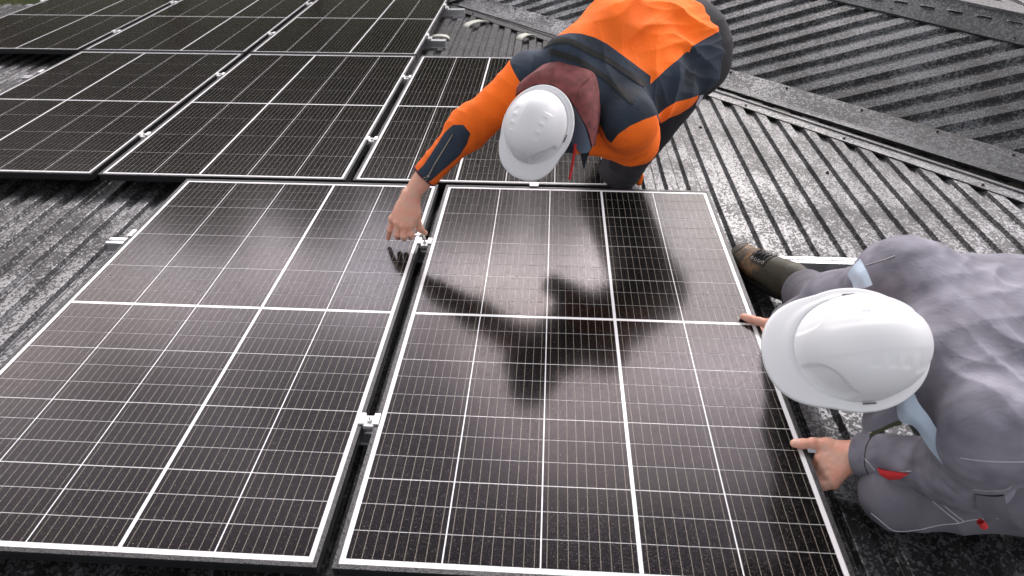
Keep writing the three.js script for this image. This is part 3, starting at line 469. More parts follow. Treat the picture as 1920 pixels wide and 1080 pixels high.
function netMesh(f, cell, pad = 0.03, keep) {      // naive surface nets -> { p: [[x,y,z]], n: [[x,y,z]], t: [[a,b,c]] }
  const lo = f.box.map((b) => b[0] - pad), N = f.box.map((b, i) => Math.ceil((b[1] + pad - lo[i]) / cell) + 2), [nx, ny, nz] = N;
  const F = new Float32Array(nx * ny * nz).fill(9), B = 8, near = [];
  for (let k = 0; k < nz; k += B) for (let j = 0; j < ny; j += B) for (let i = 0; i < nx; i += B) {
    if (Math.abs(f(lo[0] + (i + B / 2) * cell, lo[1] + (j + B / 2) * cell, lo[2] + (k + B / 2) * cell)) > B * cell * 1.35 + 0.012) continue;
    near.push([i, j, k]);
    for (let c = k; c <= Math.min(k + B, nz - 1); c++) for (let b = j; b <= Math.min(j + B, ny - 1); b++) for (let a = i; a <= Math.min(i + B, nx - 1); a++) { const o = (c * ny + b) * nx + a; if (F[o] === 9) F[o] = f(lo[0] + a * cell, lo[1] + b * cell, lo[2] + c * cell); }
  }
  const id = new Map(), p = [], t = [], E = [[0, 1], [2, 3], [4, 5], [6, 7], [0, 2], [1, 3], [4, 6], [5, 7], [0, 4], [1, 5], [2, 6], [3, 7]], s1 = nx, s2 = nx * ny;
  const vert = (i, j, k) => {
    const o = k * s2 + j * s1 + i; if (id.has(o)) return id.get(o);
    const v = [F[o], F[o + 1], F[o + s1], F[o + s1 + 1], F[o + s2], F[o + s2 + 1], F[o + s2 + s1], F[o + s2 + s1 + 1]]; let x = 0, y = 0, z = 0, n = 0;
    for (const [a, b] of E) if ((v[a] < 0) !== (v[b] < 0)) { const h = v[a] / (v[a] - v[b]); x += (a & 1) + h * ((b & 1) - (a & 1)); y += (a >> 1 & 1) + h * ((b >> 1 & 1) - (a >> 1 & 1)); z += (a >> 2) + h * ((b >> 2) - (a >> 2)); n++; }
    p.push([lo[0] + (i + x / n) * cell, lo[1] + (j + y / n) * cell, lo[2] + (k + z / n) * cell]); id.set(o, p.length - 1); return p.length - 1;
  };
  for (const [bi, bj, bk] of near) for (let k = Math.max(1, bk); k < Math.min(bk + B, nz - 1); k++) for (let j = Math.max(1, bj); j < Math.min(bj + B, ny - 1); j++) for (let i = Math.max(1, bi); i < Math.min(bi + B, nx - 1); i++) {
    const o = k * s2 + j * s1 + i, a = F[o] < 0;
    const q = (A, Bq, C, D, flip) => { flip ? t.push([A, Bq, C], [A, C, D]) : t.push([A, C, Bq], [A, D, C]); };
    if (a !== (F[o + 1] < 0)) q(vert(i, j - 1, k - 1), vert(i, j, k - 1), vert(i, j, k), vert(i, j - 1, k), a);
    if (a !== (F[o + s1] < 0)) q(vert(i - 1, j, k - 1), vert(i, j, k - 1), vert(i, j, k), vert(i - 1, j, k), !a);
    if (a !== (F[o + s2] < 0)) q(vert(i - 1, j - 1, k), vert(i, j - 1, k), vert(i, j, k), vert(i - 1, j, k), a);
  }
  const e = cell * 0.4, n = p.map((q) => {
    let g = null;
    for (let r = 0; r < 2; r++) { const [x, y, z] = q; g = nrm3([f(x + e, y, z) - f(x - e, y, z), f(x, y + e, z) - f(x, y - e, z), f(x, y, z + e) - f(x, y, z - e)]); if (r === 0) { const d = clamp(f(x, y, z), -cell, cell); q[0] -= g[0] * d; q[1] -= g[1] * d; q[2] -= g[2] * d; } }
    return g;
  });
  return { p, n, t };
}
function cutBy(m, fn) {                       // splits a mesh along fn = 0 -> [inside (fn < 0), outside]
  const f = m.p.map((q, i) => fn(q, m.n[i])), mk = () => ({ p: [], n: [], t: [], at: new Map() }), I = mk(), O = mk();
  const put = (s, key, p, n) => { let i = s.at.get(key); if (i === undefined) { i = s.p.length; s.p.push([...p]); s.n.push(n); s.at.set(key, i); } return i; };
  const own = (s, i) => put(s, i, m.p[i], m.n[i]);
  const mid = (s, i, j) => { if (i > j) [i, j] = [j, i]; const h = f[i] / (f[i] - f[j]); return put(s, i + '_' + j, mix3(m.p[i], m.p[j], h), nrm3(mix3(m.n[i], m.n[j], h))); };
  for (const [a, b, c] of m.t) {
    const k = (f[a] < 0) + (f[b] < 0) + (f[c] < 0);
    if (k === 3) { I.t.push([own(I, a), own(I, b), own(I, c)]); continue; } if (k === 0) { O.t.push([own(O, a), own(O, b), own(O, c)]); continue; }
    const v = [a, b, c], one = k === 1 ? v.findIndex((i) => f[i] < 0) : v.findIndex((i) => f[i] >= 0), A = v[one], B = v[(one + 1) % 3], C = v[(one + 2) % 3], S = k === 1 ? I : O, T = k === 1 ? O : I;
    S.t.push([own(S, A), mid(S, A, B), mid(S, A, C)]); T.t.push([mid(T, A, B), own(T, B), own(T, C)], [mid(T, A, B), own(T, C), mid(T, A, C)]);
  }
  return [I, O];
}
function geo(m, { ua = [1, 0, 0], ub = [0, 0, 1], lift = 0, tone } = {}) {
  const g = new THREE.BufferGeometry(), n = m.p.length, P = new Float32Array(n * 3), Nn = new Float32Array(n * 3), U = new Float32Array(n * 2);
  m.p.forEach((q, i) => { for (let k = 0; k < 3; k++) { P[i * 3 + k] = q[k] + lift * m.n[i][k]; Nn[i * 3 + k] = m.n[i][k]; } U[i * 2] = dot3(q, ua); U[i * 2 + 1] = dot3(q, ub); });
  g.setAttribute('position', new THREE.BufferAttribute(P, 3)); g.setAttribute('normal', new THREE.BufferAttribute(Nn, 3)); g.setAttribute('uv', new THREE.BufferAttribute(U, 2)); g.setIndex(m.t.flat());
  if (tone) { const c = new Float32Array(n * 3); m.p.forEach((q, i) => { const t = tone(q, m.n[i]); c.set(t.length ? t : [t, t, t], i * 3); }); g.setAttribute('color', new THREE.BufferAttribute(c, 3)); }
  return g;
}
function joinMesh(list) { const m = { p: [], n: [], t: [] }; for (const q of list) { const o = m.p.length; m.p.push(...q.p); m.n.push(...q.n); for (const t of q.t) m.t.push([t[0] + o, t[1] + o, t[2] + o]); } return m; }
function inPolygon(poly, x, y) {              // signed distance to a polygon, negative inside
  let d = 1e9, inside = false;
  for (let i = 0, j = poly.length - 1; i < poly.length; j = i++) {
    const [ax, ay] = poly[i], [bx, by] = poly[j], ex = bx - ax, ey = by - ay, h = clamp(((x - ax) * ex + (y - ay) * ey) / (ex * ex + ey * ey || 1)); d = Math.min(d, Math.hypot(x - ax - h * ex, y - ay - h * ey));
    if ((ay > y) !== (by > y) && x < ex * (y - ay) / ey + ax) inside = !inside;
  }
  return inside ? -d : d;
}
function toLine(line, x, y) { let d = 1e9; for (let i = 0; i + 1 < line.length; i++) { const [ax, ay] = line[i], [bx, by] = line[i + 1], ex = bx - ax, ey = by - ay, h = clamp(((x - ax) * ex + (y - ay) * ey) / (ex * ex + ey * ey)); d = Math.min(d, Math.hypot(x - ax - h * ex, y - ay - h * ey)); } return d; }
// a sheet of cloth through a grid of points, with thickness
function clothPatch(rows, thick = 0.003, n = 6, ripple = 0.002) {
  const R = rows.length, C = rows[0].length, cr = (a, b, c, d, t) => { const t2 = t * t, t3 = t2 * t; return [0, 1, 2].map((k) => 0.5 * (2 * b[k] + (c[k] - a[k]) * t + (2 * a[k] - 5 * b[k] + 4 * c[k] - d[k]) * t2 + (3 * b[k] - a[k] - 3 * c[k] + d[k]) * t3)); };
  const at = (i, j) => rows[clamp(i, 0, R - 1)][clamp(j, 0, C - 1)], U = (R - 1) * n, W = (C - 1) * n, P = [];
  for (let i = 0; i <= U; i++) for (let j = 0; j <= W; j++) {
    const a = Math.min(R - 2, Math.floor(i / n)), b = Math.min(C - 2, Math.floor(j / n)), s = i / n - a, t = j / n - b;
    const q = [-1, 0, 1, 2].map((k) => cr(at(a + k, b - 1), at(a + k, b), at(a + k, b + 1), at(a + k, b + 2), t)); P.push(cr(...q, s));
  }
  const id = (i, j) => i * (W + 1) + j, Nn = P.map((_, k) => { const i = Math.floor(k / (W + 1)), j = k % (W + 1), a = sub3(P[id(Math.min(U, i + 1), j)], P[id(Math.max(0, i - 1), j)]), b = sub3(P[id(i, Math.min(W, j + 1))], P[id(i, Math.max(0, j - 1))]); return nrm3(crs3(a, b)); });
  for (let k = 0; k < P.length; k++) P[k] = add3(P[k], Nn[k], ripple * noise3(P[k][0] * 30, P[k][1] * 30, P[k][2] * 30));
  const m = { p: [], n: [], t: [] }, T = P.length;
  for (let s = 0; s < 2; s++) for (let k = 0; k < T; k++) { m.p.push(add3(P[k], Nn[k], (s ? -1 : 1) * thick / 2)); m.n.push(s ? Nn[k].map((x) => -x) : Nn[k]); }
  for (let i = 0; i < U; i++) for (let j = 0; j < W; j++) { const a = id(i, j), b = id(i + 1, j), c = id(i + 1, j + 1), d = id(i, j + 1); m.t.push([a, b, c], [a, c, d], [T + a, T + c, T + b], [T + a, T + d, T + c]); }
  const rim = []; for (let j = 0; j < W; j++) rim.push([id(0, j), id(0, j + 1)], [id(U, j + 1), id(U, j)]); for (let i = 0; i < U; i++) rim.push([id(i + 1, 0), id(i, 0)], [id(i, W), id(i + 1, W)]);
  for (const [a, b] of rim) m.t.push([a, b, T + b], [a, T + b, T + a], [a, T + b, b]);
  return m;
}
const tube = (pts, r, n = 24, k = 8) => new THREE.TubeGeometry(new THREE.CatmullRomCurve3(pts.map((p) => V(...p))), n, r, k);

// materials of cloth, skin, plastic
const CREASE = (() => { const n = 512, a = tileNoise(61, 24), b = tileNoise(62, 60), c = tileNoise(63, 180); return tex(n, n, (i, j) => 255 * clamp(0.5 * Math.abs(2 * a(i / n, j / n) - 1) + 0.3 * b(i / n, j / n) + 0.2 * c(i / n, j / n))); })();
const cloth = (c, o = {}) => { const t = CREASE.clone(); t.repeat.set(4, 4); t.needsUpdate = true; return std(c, 0.88, { bumpMap: t, bumpScale: 0.0007, sheen: 0.25, sheenColor: lin(...(Array.isArray(c) ? c.map((x) => Math.min(1, x * 1.3 + 0.05)) : [0.3, 0.3, 0.3])), sheenRoughness: 0.6, side: THREE.DoubleSide, ...o }); };
const C_ORANGE = cloth([0.98, 0.165, 0.006], { vertexColors: true, sheen: 0 }), C_NAVY = cloth([0.015, 0.025, 0.040], { vertexColors: true }), C_BAND = cloth([0.012, 0.012, 0.012], { sheen: 0.1 });
const C_MAROON = cloth([0.19, 0.055, 0.055], { vertexColors: true }), C_LINING = cloth([0.17, 0.26, 0.37]), C_BLACK = cloth([0.020, 0.019, 0.022], { vertexColors: true });
const C_GREY = cloth([0.175, 0.170, 0.20], { vertexColors: true }), C_PALE = cloth([0.40, 0.48, 0.57]), C_RED = cloth([0.60, 0.03, 0.035]), C_THREAD = cloth([0.62, 0.62, 0.66]), C_OLIVE = cloth([0.075, 0.085, 0.045]);
const SKIN = std([1, 1, 1], 0.5, { vertexColors: true, sheen: 0.1, sheenColor: lin(0.8, 0.4, 0.3) });
const WHITE_PLASTIC = std([0.70, 0.71, 0.72], 0.42);
const skinTone = (q) => { const a = noise3(q[0] * 70, q[1] * 70, q[2] * 70), b = noise3(q[0] * 260, q[1] * 260, q[2] * 260); return [0.72 + 0.05 * a + 0.02 * b, 0.375 - 0.035 * a + 0.02 * b, 0.27 - 0.035 * a + 0.015 * b]; };
const fade = (lo, hi, s) => (q) => { const n = fbm3(q[0] * s, q[1] * s, q[2] * s, 5) * 1.3 + 0.5; return lo + (hi - lo) * clamp(n); };

// hard hat: local y up from the rim, z to the front
function hardHat(parent, at, up, fwd, scale = 1) {
  const g = new THREE.Group(); g.name = 'hard_hat';
  const nu = 144, nv = 60, pos = [], uv = [], idx = [];
  const A = 0.098, Bf = 0.116, H = 0.128;
  for (let j = 0; j <= nv; j++) for (let i = 0; i <= nu; i++) {
    const a = i / nu * Math.PI * 2, t = j / nv, ca = Math.sin(a), sa = Math.cos(a);        // sa > 0 is the front
    let x, y, z;
    if (t <= 0.8) {
      const q = t / 0.8, ph = q * Math.PI / 2, r = Math.pow(Math.sin(ph), 0.94), h = Math.pow(Math.cos(ph), 0.90);
      x = A * ca * r; z = Bf * sa * r; y = H * h;
      const len = Math.hypot(x, y, z); let d = 0;
      d += 0.0012 * smooth(0.030, 0.020, Math.abs(x)) * smooth(-0.11, -0.06, z) * smooth(0.098, 0.078, z);           // raised crown
      for (const s of [-1, 1]) {
        for (let k = 0; k < 3; k++) { const cz = 0.028 - k * 0.026, cx = s * (0.038 + 0.002 * k); d -= 0.0024 * smooth(0.0085, 0.0068, Math.abs(z - cz)) * smooth(0.0125, 0.0095, Math.abs(x - cx)) * clamp(0.5 + s * (x - cx) / 0.02); }
        const w = 0.016 * clamp((z + 0.105) / 0.05); if (z < -0.048 && z > -0.105) d -= 0.0022 * smooth(w + 0.002, w - 0.002, Math.abs(x - s * 0.044)) * clamp(0.5 + s * (x - s * 0.040) / 0.02);   // tapered groove behind the vents
        const fx = Math.abs(x), line = 0.030 + 0.055 * smooth(0.11, 0.035, z); d -= 0.0036 * smooth(line - 0.001, line + 0.004, fx) * smooth(0.034, 0.044, z) * smooth(0, 0.02, y);   // stepped front shoulders
      }
      x += x / len * d; y += y / len * d; z += z / len * d;
    } else {
      const q = (t - 0.8) / 0.2, front = smooth(0.35, 1.0, sa), w = 0.022 + 0.032 * front, e = Math.min(1, q * 1.25), drop = q > 0.8 ? (q - 0.8) / 0.2 : 0;
      x = (A + w * 0.85 * e + 0.001 * drop) * ca; z = (Bf + w * e) * sa + 0.0; y = 0.001 - 0.003 * e + 0.004 * Math.sin(Math.min(1, q * 3) * Math.PI) * 0.5 - 0.008 * drop - 0.010 * front * e * e;
    }
    pos.push(x * scale, y * scale, z * scale); uv.push(i / nu, t);
  }
  for (let j = 0; j < nv; j++) for (let i = 0; i < nu; i++) { const a = j * (nu + 1) + i; idx.push(a, a + nu + 1, a + 1, a + 1, a + nu + 1, a + nu + 2); }
  const s = new THREE.BufferGeometry(); s.setAttribute('position', new THREE.Float32BufferAttribute(pos, 3)); s.setAttribute('uv', new THREE.Float32BufferAttribute(uv, 2)); s.setIndex(idx); s.computeVertexNormals();
  const m = WHITE_PLASTIC.clone(); m.side = THREE.DoubleSide; part('shell', s, m, g);
  for (const k of [-1, 1]) part('side_slot', new RoundedBoxGeometry(0.003, 0.004, 0.024, 2, 0.001).translate(k * (A + 0.0045) * scale, 0.0045 * scale, -0.002), std([0.10, 0.09, 0.08], 0.6), g);
  const Y = V(...up).normalize(), Z = V(...fwd).addScaledVector(Y, -V(...fwd).dot(Y)).normalize(), X = Y.clone().cross(Z);
  g.matrix.makeBasis(X, Y, Z).setPosition(...at); g.matrix.decompose(g.position, g.quaternion, g.scale); parent.add(g); return g;
}
// ---------------------------------------------------------------- worker in orange, kneeling and reaching for the clamp
{
  const who = new THREE.Group();
  const { N, C, MI, H, RS, LS, RE, RW, LE, LF, LH, RH, LK } = D1.J, LA = [0.825, -0.02, -0.52], RK = [0.66, 0.20, -0.22], RA = [0.80, 0.0, -0.55];
  const n = D1.n, u = D1.u, uH = u, uC = nrm3(sub3(LS, RS)), v = D1.v;
  const bk = (s, t) => add3(add3(D1.O, n, s), u, t);                       // a point on the back
  // jacket
  const shape = joined([
    ellCap(C, MI, uC, [0.168, 0.112], [0.182, 0.118]), ellCap(MI, H, uH, [0.182, 0.118], [0.168, 0.118]), ellCap(H, add3(H, n, 0.04), uH, [0.168, 0.118], [0.162, 0.114]),
    ellCap(add3(C, v, 0.05), add3(H, v, 0.045), uH, [0.12, 0.10], [0.14, 0.10]), capsule(RS, add3(C, uC, 0.06), 0.082, 0.10), capsule(LS, add3(C, uC, 0.06), 0.082, 0.10), capsule(RS, RE, 0.078, 0.062), capsule(RE, RW, 0.060, 0.046), capsule(LS, LE, 0.080, 0.074), capsule(LE, LF, 0.068, 0.052), ellCap(add3(bk(-0.30, -0.09), v, 0.085), add3(bk(-0.10, -0.14), v, 0.085), uH, [0.075, 0.075], [0.075, 0.08]), capsule(add3(bk(-0.10, -0.14), v, 0.085), add3(bk(0.14, -0.11), v, 0.10), 0.08, 0.075), ellCap(add3(bk(-0.10, 0.17), v, 0.09), add3(bk(0.10, 0.17), v, 0.10), uH, [0.05, 0.07], [0.045, 0.07]), ellipsoid(add3(N, [0.02, -0.02, -0.02]), uC, n, [0.08, 0.075, 0.065]),
  ], 0.055);
  const arm = nrm3(sub3(RE, RS)), fore = nrm3(sub3(RW, RE));
  const jacketF = folds(shape, [
    { c: mix3(RS, RE, 0.35), r: 0.11, axis: add3(arm, uC, 0.5), f: 17, a: 0.010 }, { c: RE, r: 0.085, axis: add3(arm, [0, 0.4, 0.6]), f: 26, a: 0.010 }, { c: mix3(RS, RE, 0.7), r: 0.07, axis: add3(arm, uC, -0.5), f: 19, a: 0.009 }, { c: mix3(RE, RW, 0.7), r: 0.08, axis: fore, f: 22, a: 0.003 },
    { c: bk(0.16, -0.04), r: 0.16, axis: add3(uH, n, -0.75), f: 9, a: 0.019, w: 3 }, { c: bk(0.05, -0.02), r: 0.13, axis: add3(uH, n, -0.3), f: 15, a: 0.007, w: 4 }, { c: bk(0.27, 0.02), r: 0.10, axis: uH, f: 22, a: 0.007, w: 2 }, { c: bk(-0.05, -0.18), r: 0.12, axis: add3(uH, n, 0.15), f: 13, a: 0.013, w: 3 }, { c: bk(0.0, -0.12), r: 0.14, axis: add3(uH, n, 0.35), f: 6.5, a: 0.011, w: 3 }, { c: bk(0.19, 0.11), r: 0.13, axis: add3(uH, n, -0.35), f: 13, a: 0.015 }, { c: bk(0.02, 0.15), r: 0.13, axis: add3(n, uH, 0.5), f: 11, a: 0.016, w: 3 }, { c: bk(-0.12, 0.17), r: 0.10, axis: add3(n, uH, -0.4), f: 12, a: 0.011, w: 3 },
    { c: bk(-0.26, 0.0), r: 0.12, axis: add3(n, uC, 0.5), f: 12, a: 0.008 }, { c: bk(-0.40, -0.13), r: 0.11, axis: add3(uC, n, 0.6), f: 15, a: 0.012 }, { c: mix3(LS, LE, 0.8), r: 0.10, axis: add3(sub3(LE, LS), uC, 0.06), f: 18, a: 0.014, w: 3 }, { c: mix3(LE, LF, 0.3), r: 0.09, axis: [0.8, 0.5, -0.2], f: 18, a: 0.012 },
  ], 0.0035);
  let jk = netMesh(jacketF, 0.0065);
  // open at the cuff and hem
  jk = cutBy(jk, (q) => -(dot3(sub3(RW, q), fore) - 0.0) )[0];
  jk = cutBy(jk, (q) => dot3(sub3(q, H), n) - 0.075 + 0.02 * noise3(q[0] * 9, q[1] * 9, q[2] * 9))[0];
  // pattern pieces, cut straight through the cloth in the plane of the back
  const W = D1.W, O = D1.O;
  const wv = dot3(W, v), flat = (q) => { const t = dot3(sub3(q, O), v) / wv, p = sub3(add3(q, W, -t), MI); return [dot3(p, n), dot3(p, u)]; };
  const seen = (nn) => dot3(nn, v) < 0.05;
  const poly = (P, lim) => (q, nn) => { const [s, t] = flat(q); const d = inPolygon(P, s, t); return lim ? (dot3(nn, v) < lim ? d : Math.max(d, 0.001)) : seen(nn) ? d : Math.max(d, 0.001); };
  const band = (L, w) => (q, nn) => { const [s, t] = flat(q); const d = toLine(L, s, t) - w; return seen(nn) ? d : Math.max(d, 0.001); };
  const lines = D1.P;
  let rest = jk, A;
  const rightArm = (q) => 0.012 - dot3(sub3(q, RS), arm);
  const orange = [], navy = [];
  // right sleeve, with the dark forearm panel
  const [sleeveR, body0] = cutBy(rest, (q) => Math.max(rightArm(q), q[0] - 0.43));
  const fs = nrm3(crs3(fore, [0.05, 0.586, 0.809])), ft = crs3(fs, fore);       // across the forearm, and towards its upper side
  const forearmPanel = [[0.0, -0.030], [0.035, -0.042], [0.08, -0.046], [0.13, -0.042], [0.18, -0.038], [0.21, -0.036], [0.26, -0.03], [0.26, 0.024], [0.20, 0.018], [0.16, 0.024], [0.11, 0.034], [0.065, 0.042], [0.022, 0.032], [-0.004, 0.005]];
  const armFlat = (q) => { const p = sub3(q, RE); return [dot3(p, fore), dot3(p, fs)]; };
  const upper = (nn) => dot3(nn, [-0.05, -0.586, -0.809]) < 0.15;
  const [fp, slR] = cutBy(sleeveR, (q, nn) => { const [a, b] = armFlat(q), d = inPolygon(forearmPanel, a - 0.0, b); return upper(nn) ? d : Math.max(d, 0.001); });
  orange.push(slR); navy.push(fp);
  [A, rest] = cutBy(body0, poly(D1.P.back)); orange.push(A);
  [A, rest] = cutBy(rest, ((f, a, b) => (q, nn) => Math.max(f(q, nn), Math.min(a(...q), b(...q))))(poly(D1.P.sleeveL, 2), capsule(LS, LE, 0.125), capsule(LE, LF, 0.10))); orange.push(A);
  [A, rest] = cutBy(rest, poly(D1.P.pocket)); orange.push(A);
  const bands = []; for (const k of ['b1', 'b2']) { [A] = cutBy(rest, band(lines[k], 0.0098)); bands.push(A); }
  navy.push(rest);
  const ua = n, ub = u, jacket = new THREE.Group(); jacket.name = 'jacket'; who.add(jacket);
  for (const m of orange) part('orange_panel', geo(m, { ua, ub, tone: fade(0.82, 1.12, 7) }), C_ORANGE, jacket);
  for (const m of navy) part('navy_panel', geo(m, { ua, ub, tone: fade(0.55, 1.6, 9) }), C_NAVY, jacket);
  for (const m of bands) part('black_strip', geo(m, { ua, ub, lift: 0.0022 }), C_BAND, jacket);
  // seams: thin threads of shade-catching cord sunk along the panel edges
  const seam = (L, w = 0.0011) => { const [m] = cutBy(jk, band(L, w)); if (m.t.length) part('seam', geo(m, { ua, ub, lift: 0.0014 }), C_NAVY_PLAIN, jacket); };
  const C_NAVY_PLAIN = cloth([0.014, 0.020, 0.03]);
  seam(D1.P.seam1); seam(D1.P.seam2, 0.0013); seam(D1.P.seam3, 0.0012);
  // zip on the forearm panel
  const onArm = (a, b, h) => add3(add3(add3(RE, fore, a), fs, b), ft, h);
  {
    const surf = (a, b) => { let h = 0.10; for (let i = 0; i < 60; i++) { const p = onArm(a, b, h); const d = jacketF(...p); if (d < 0.0004) break; h -= Math.max(0.0006, d * 0.7); } return onArm(a, b, h + 0.0012); };
    const z = []; for (let i = 0; i <= 10; i++) z.push(surf(0.045 + 0.0165 * i, 0.012 - 0.0022 * i - 0.01 * (i / 10) ** 2));
    const zm = std([0.32, 0.27, 0.20], 0.4, { metalness: 0.8 }); const zip = part('zip', tube(z, 0.0022, 40, 6), zm, jacket);
    const e = z[10]; part('zip_slider', new RoundedBoxGeometry(0.008, 0.006, 0.012, 2, 0.0015).translate(...add3(e, ft, 0.002)), std([0.6, 0.6, 0.6], 0.3, { metalness: 0.9 }), zip);
    part('zip_pull', new THREE.TorusGeometry(0.006, 0.0015, 8, 18).translate(...add3(add3(e, fore, 0.014), ft, 0.004)), std([0.30, 0.28, 0.24], 0.35, { metalness: 0.9 }), zip);
    const cuff = []; for (let i = 0; i <= 28; i++) { const a = i / 28 * 6.2832; cuff.push(add3(add3(add3(RW, fore, -0.0015), fs, 0.047 * Math.cos(a)), ft, 0.047 * Math.sin(a))); }
    part('cuff_binding', tube(cuff, 0.0035, 60, 6), cloth([0.10, 0.02, 0.03]), jacket);
  }
  // hood: maroon outside, blue lining
  const hood = new THREE.Group(); hood.name = 'hood'; who.add(hood);
  const hm = clothPatch(HOODROWS.outer, 0.006, 8, 0.003); part('outer_cloth', geo(hm, { tone: fade(0.65, 1.2, 60) }), C_MAROON, hood);
  const lm = clothPatch(HOODROWS.inner, 0.004, 8, 0.003); part('lining', geo(lm), C_LINING, hood);
  for (const s of HOODROWS.seams) part('seam', tube(s, 0.0022, 30, 6), cloth([0.13, 0.035, 0.035]), hood);
  part('drawstring', tube(HOODROWS.string, 0.0042, 30, 8), C_RED, hood);
  part('collar_tab', geo(clothPatch(HOODROWS.tab, 0.003, 6, 0.001), { tone: () => 0.7 }), C_NAVY, hood);
  // trousers
  const tr = joined([ellipsoid(add3(H, n, 0.03), uH, n, [0.172, 0.115, 0.115]), capsule(LH, LK, 0.105, 0.082), capsule(LK, LA, 0.076, 0.058), capsule(RH, RK, 0.095, 0.08), capsule(RK, RA, 0.076, 0.06), ellipsoid(add3(add3(H, n, 0.105), v, 0.015), n, uH, [0.10, 0.165, 0.125])], 0.05);
  const trF = folds(tr, [{ c: LK, r: 0.12, axis: sub3(LH, LK), f: 20, a: 0.008 }, { c: mix3(LH, LK, 0.4), r: 0.14, axis: add3(sub3(LH, LK), [0.2, 0, 0.2]), f: 10, a: 0.010 }, { c: add3(H, n, 0.15), r: 0.14, axis: uH, f: 11, a: 0.007 }]);
  let tm = netMesh(trF, 0.008);
  part('trousers', geo(tm, { ua, ub, tone: fade(0.7, 1.7, 9) }), C_BLACK, who);
  part('knee_pad', geo(netMesh(folds(ellCap(add3(LK, [0, 0.07, 0.045]), add3(LK, [0.0, -0.055, 0.050]), [1, 0, 0], [0.062, 0.045], [0.055, 0.040]), [], 0.002), 0.007), { tone: fade(0.6, 1.2, 20) }), C_BLACK, who);
  part('orange_tab', geo(netMesh(capsule([0.822, -0.02, -0.10], [0.830, 0.012, -0.105], 0.012, 0.010), 0.005), { tone: () => 1 }), C_ORANGE, who);
  const belt = tube([[0, 0], [0.012, 0.02], [0.03, 0.035], [0.05, 0.042]].map(([a, b]) => add3(bk(0.265 + a, 0.10 + b), v, 0.10)), 0.005, 20, 6); part('strap_end', belt, C_BAND, who);
  part('belt_loop', geo(clothPatch([0, 1].map((i) => [0, 1, 2].map((j) => add3(bk(0.155 + 0.05 * j + 0.018 * i, 0.215 - 0.035 * j + 0.012 * i), v, 0.10 + 0.01 * i))), 0.003, 6)), cloth([0.30, 0.29, 0.33]), who);
  // boots behind him
  for (const [a, d] of [[LA, [0.02, 0, -0.14]], [RA, [0.05, -0.03, -0.13]]]) part('boot', geo(netMesh(joined([capsule(a, add3(a, d, 0.35), 0.062, 0.055), capsule(add3(a, d, 0.35), add3(a, d, 1.3), 0.05, 0.042)], 0.04), 0.009), { tone: () => 1 }), C_BLACK, who);
  // body: head, neck, trunk, limbs; the reaching hand in finer cells
  const fwd = HAT1[2], upH = HAT1[1], HC = add3(add3(HAT1[0], upH, -0.045), fwd, -0.006);
  const trunk = joined([ellipsoid(HC, fwd, upH, [0.098, 0.112, 0.078]), capsule(add3(HC, [0.03, 0.02, -0.06]), N, 0.058, 0.062), ellipsoid(add3(add3(HC, fwd, 0.098), upH, -0.015), fwd, upH, [0.024, 0.03, 0.015]), ellCap(add3(C, n, 0.02), add3(H, n, -0.03), uH, [0.13, 0.08], [0.13, 0.08]), capsule(add3(RS, uC, 0.03), RE, 0.052, 0.042), capsule(RE, D1.hand.w, 0.041, 0.029), capsule(add3(LS, uC, -0.03), LE, 0.052, 0.045), capsule(LE, LF, 0.042, 0.034), capsule(LH, LK, 0.08, 0.055), capsule(LK, LA, 0.052, 0.04), capsule(RH, RK, 0.075, 0.055), capsule(RK, RA, 0.05, 0.04)], 0.035);
  const q = D1.hand, w = q.w, hnd = Object.fromEntries(['i', 'm', 'r', 'p'].map((k) => [k, [q[k + 1], q[k + 2], q[k + 3]]]));
  const pr_ = { i: 0.0122, m: 0.0124, r: 0.0120, p: 0.0102 };
  const palm = joined([capsule(q.w0, w, 0.034, 0.030), ...Object.keys(hnd).map((k) => capsule(mix3(w, hnd[k][0], 0.12), hnd[k][0], 0.0225, 0.0145)), capsule(mix3(w, hnd.i[0], 0.3), mix3(q.t0, q.t1, 0.3), 0.019, 0.015), ellipsoid(mix3(w, hnd.m[0], 0.6), [1, 0, 0.1], [0, -0.8, 0.55], [0.044, 0.047, 0.0185])], 0.022);
  const fingers = Object.keys(hnd).map((k) => joined([capsule(hnd[k][0], hnd[k][1], pr_[k] * 1.04, pr_[k] * 0.96), capsule(hnd[k][1], hnd[k][2], pr_[k] * 0.95, pr_[k] * 0.8), ellipsoid(add3(hnd[k][0], [0, 0.004, 0.004]), [1, 0, 0], [0, 1, 0], [0.0125, 0.0115, 0.0115])], 0.006));
  const thumb = joined([capsule(q.t0, q.t1, 0.0170, 0.0135), capsule(q.t1, q.t2, 0.0132, 0.0118), capsule(q.t2, q.t3, 0.0116, 0.0090)], 0.008);
  const handF0 = joined([joined([palm, ...fingers.slice(0, 4)], 0.007), thumb], 0.007);
  const handF = (x, y, z) => handF0(x, y, z) - 0.0006 * noise3(x * 110, y * 110, z * 110) - 0.0009 * Math.max(0, noise3(x * 60 + 4, y * 25, z * 60)); handF.box = handF0.box;
  const hm2 = netMesh(handF, 0.0029, 0.008);
  part('body', geo(joinMesh([netMesh(trunk, 0.011), hm2]), { tone: skinTone }), SKIN, who, 'bare forearm and hand with short pale hairs');
  const hat = hardHat(who, ...HAT1, 0.945);
  onRoof(who, 'person', 'worker in orange and navy jacket and white helmet, kneeling and reaching for a clamp', 'person');

  // hex key in his hand
  const key = new THREE.Group(), r = 0.0032, P = [[-0.085, 0.050, 0.497], [-0.0462, 0.0475, 0.487], [-0.0245, 0.0430, 0.4725], [-0.0178, 0.0385, 0.4655], [-0.0166, 0.030, 0.4575], [-0.0165, 0.016, 0.4552], [-0.0165, 0.004, 0.455]];
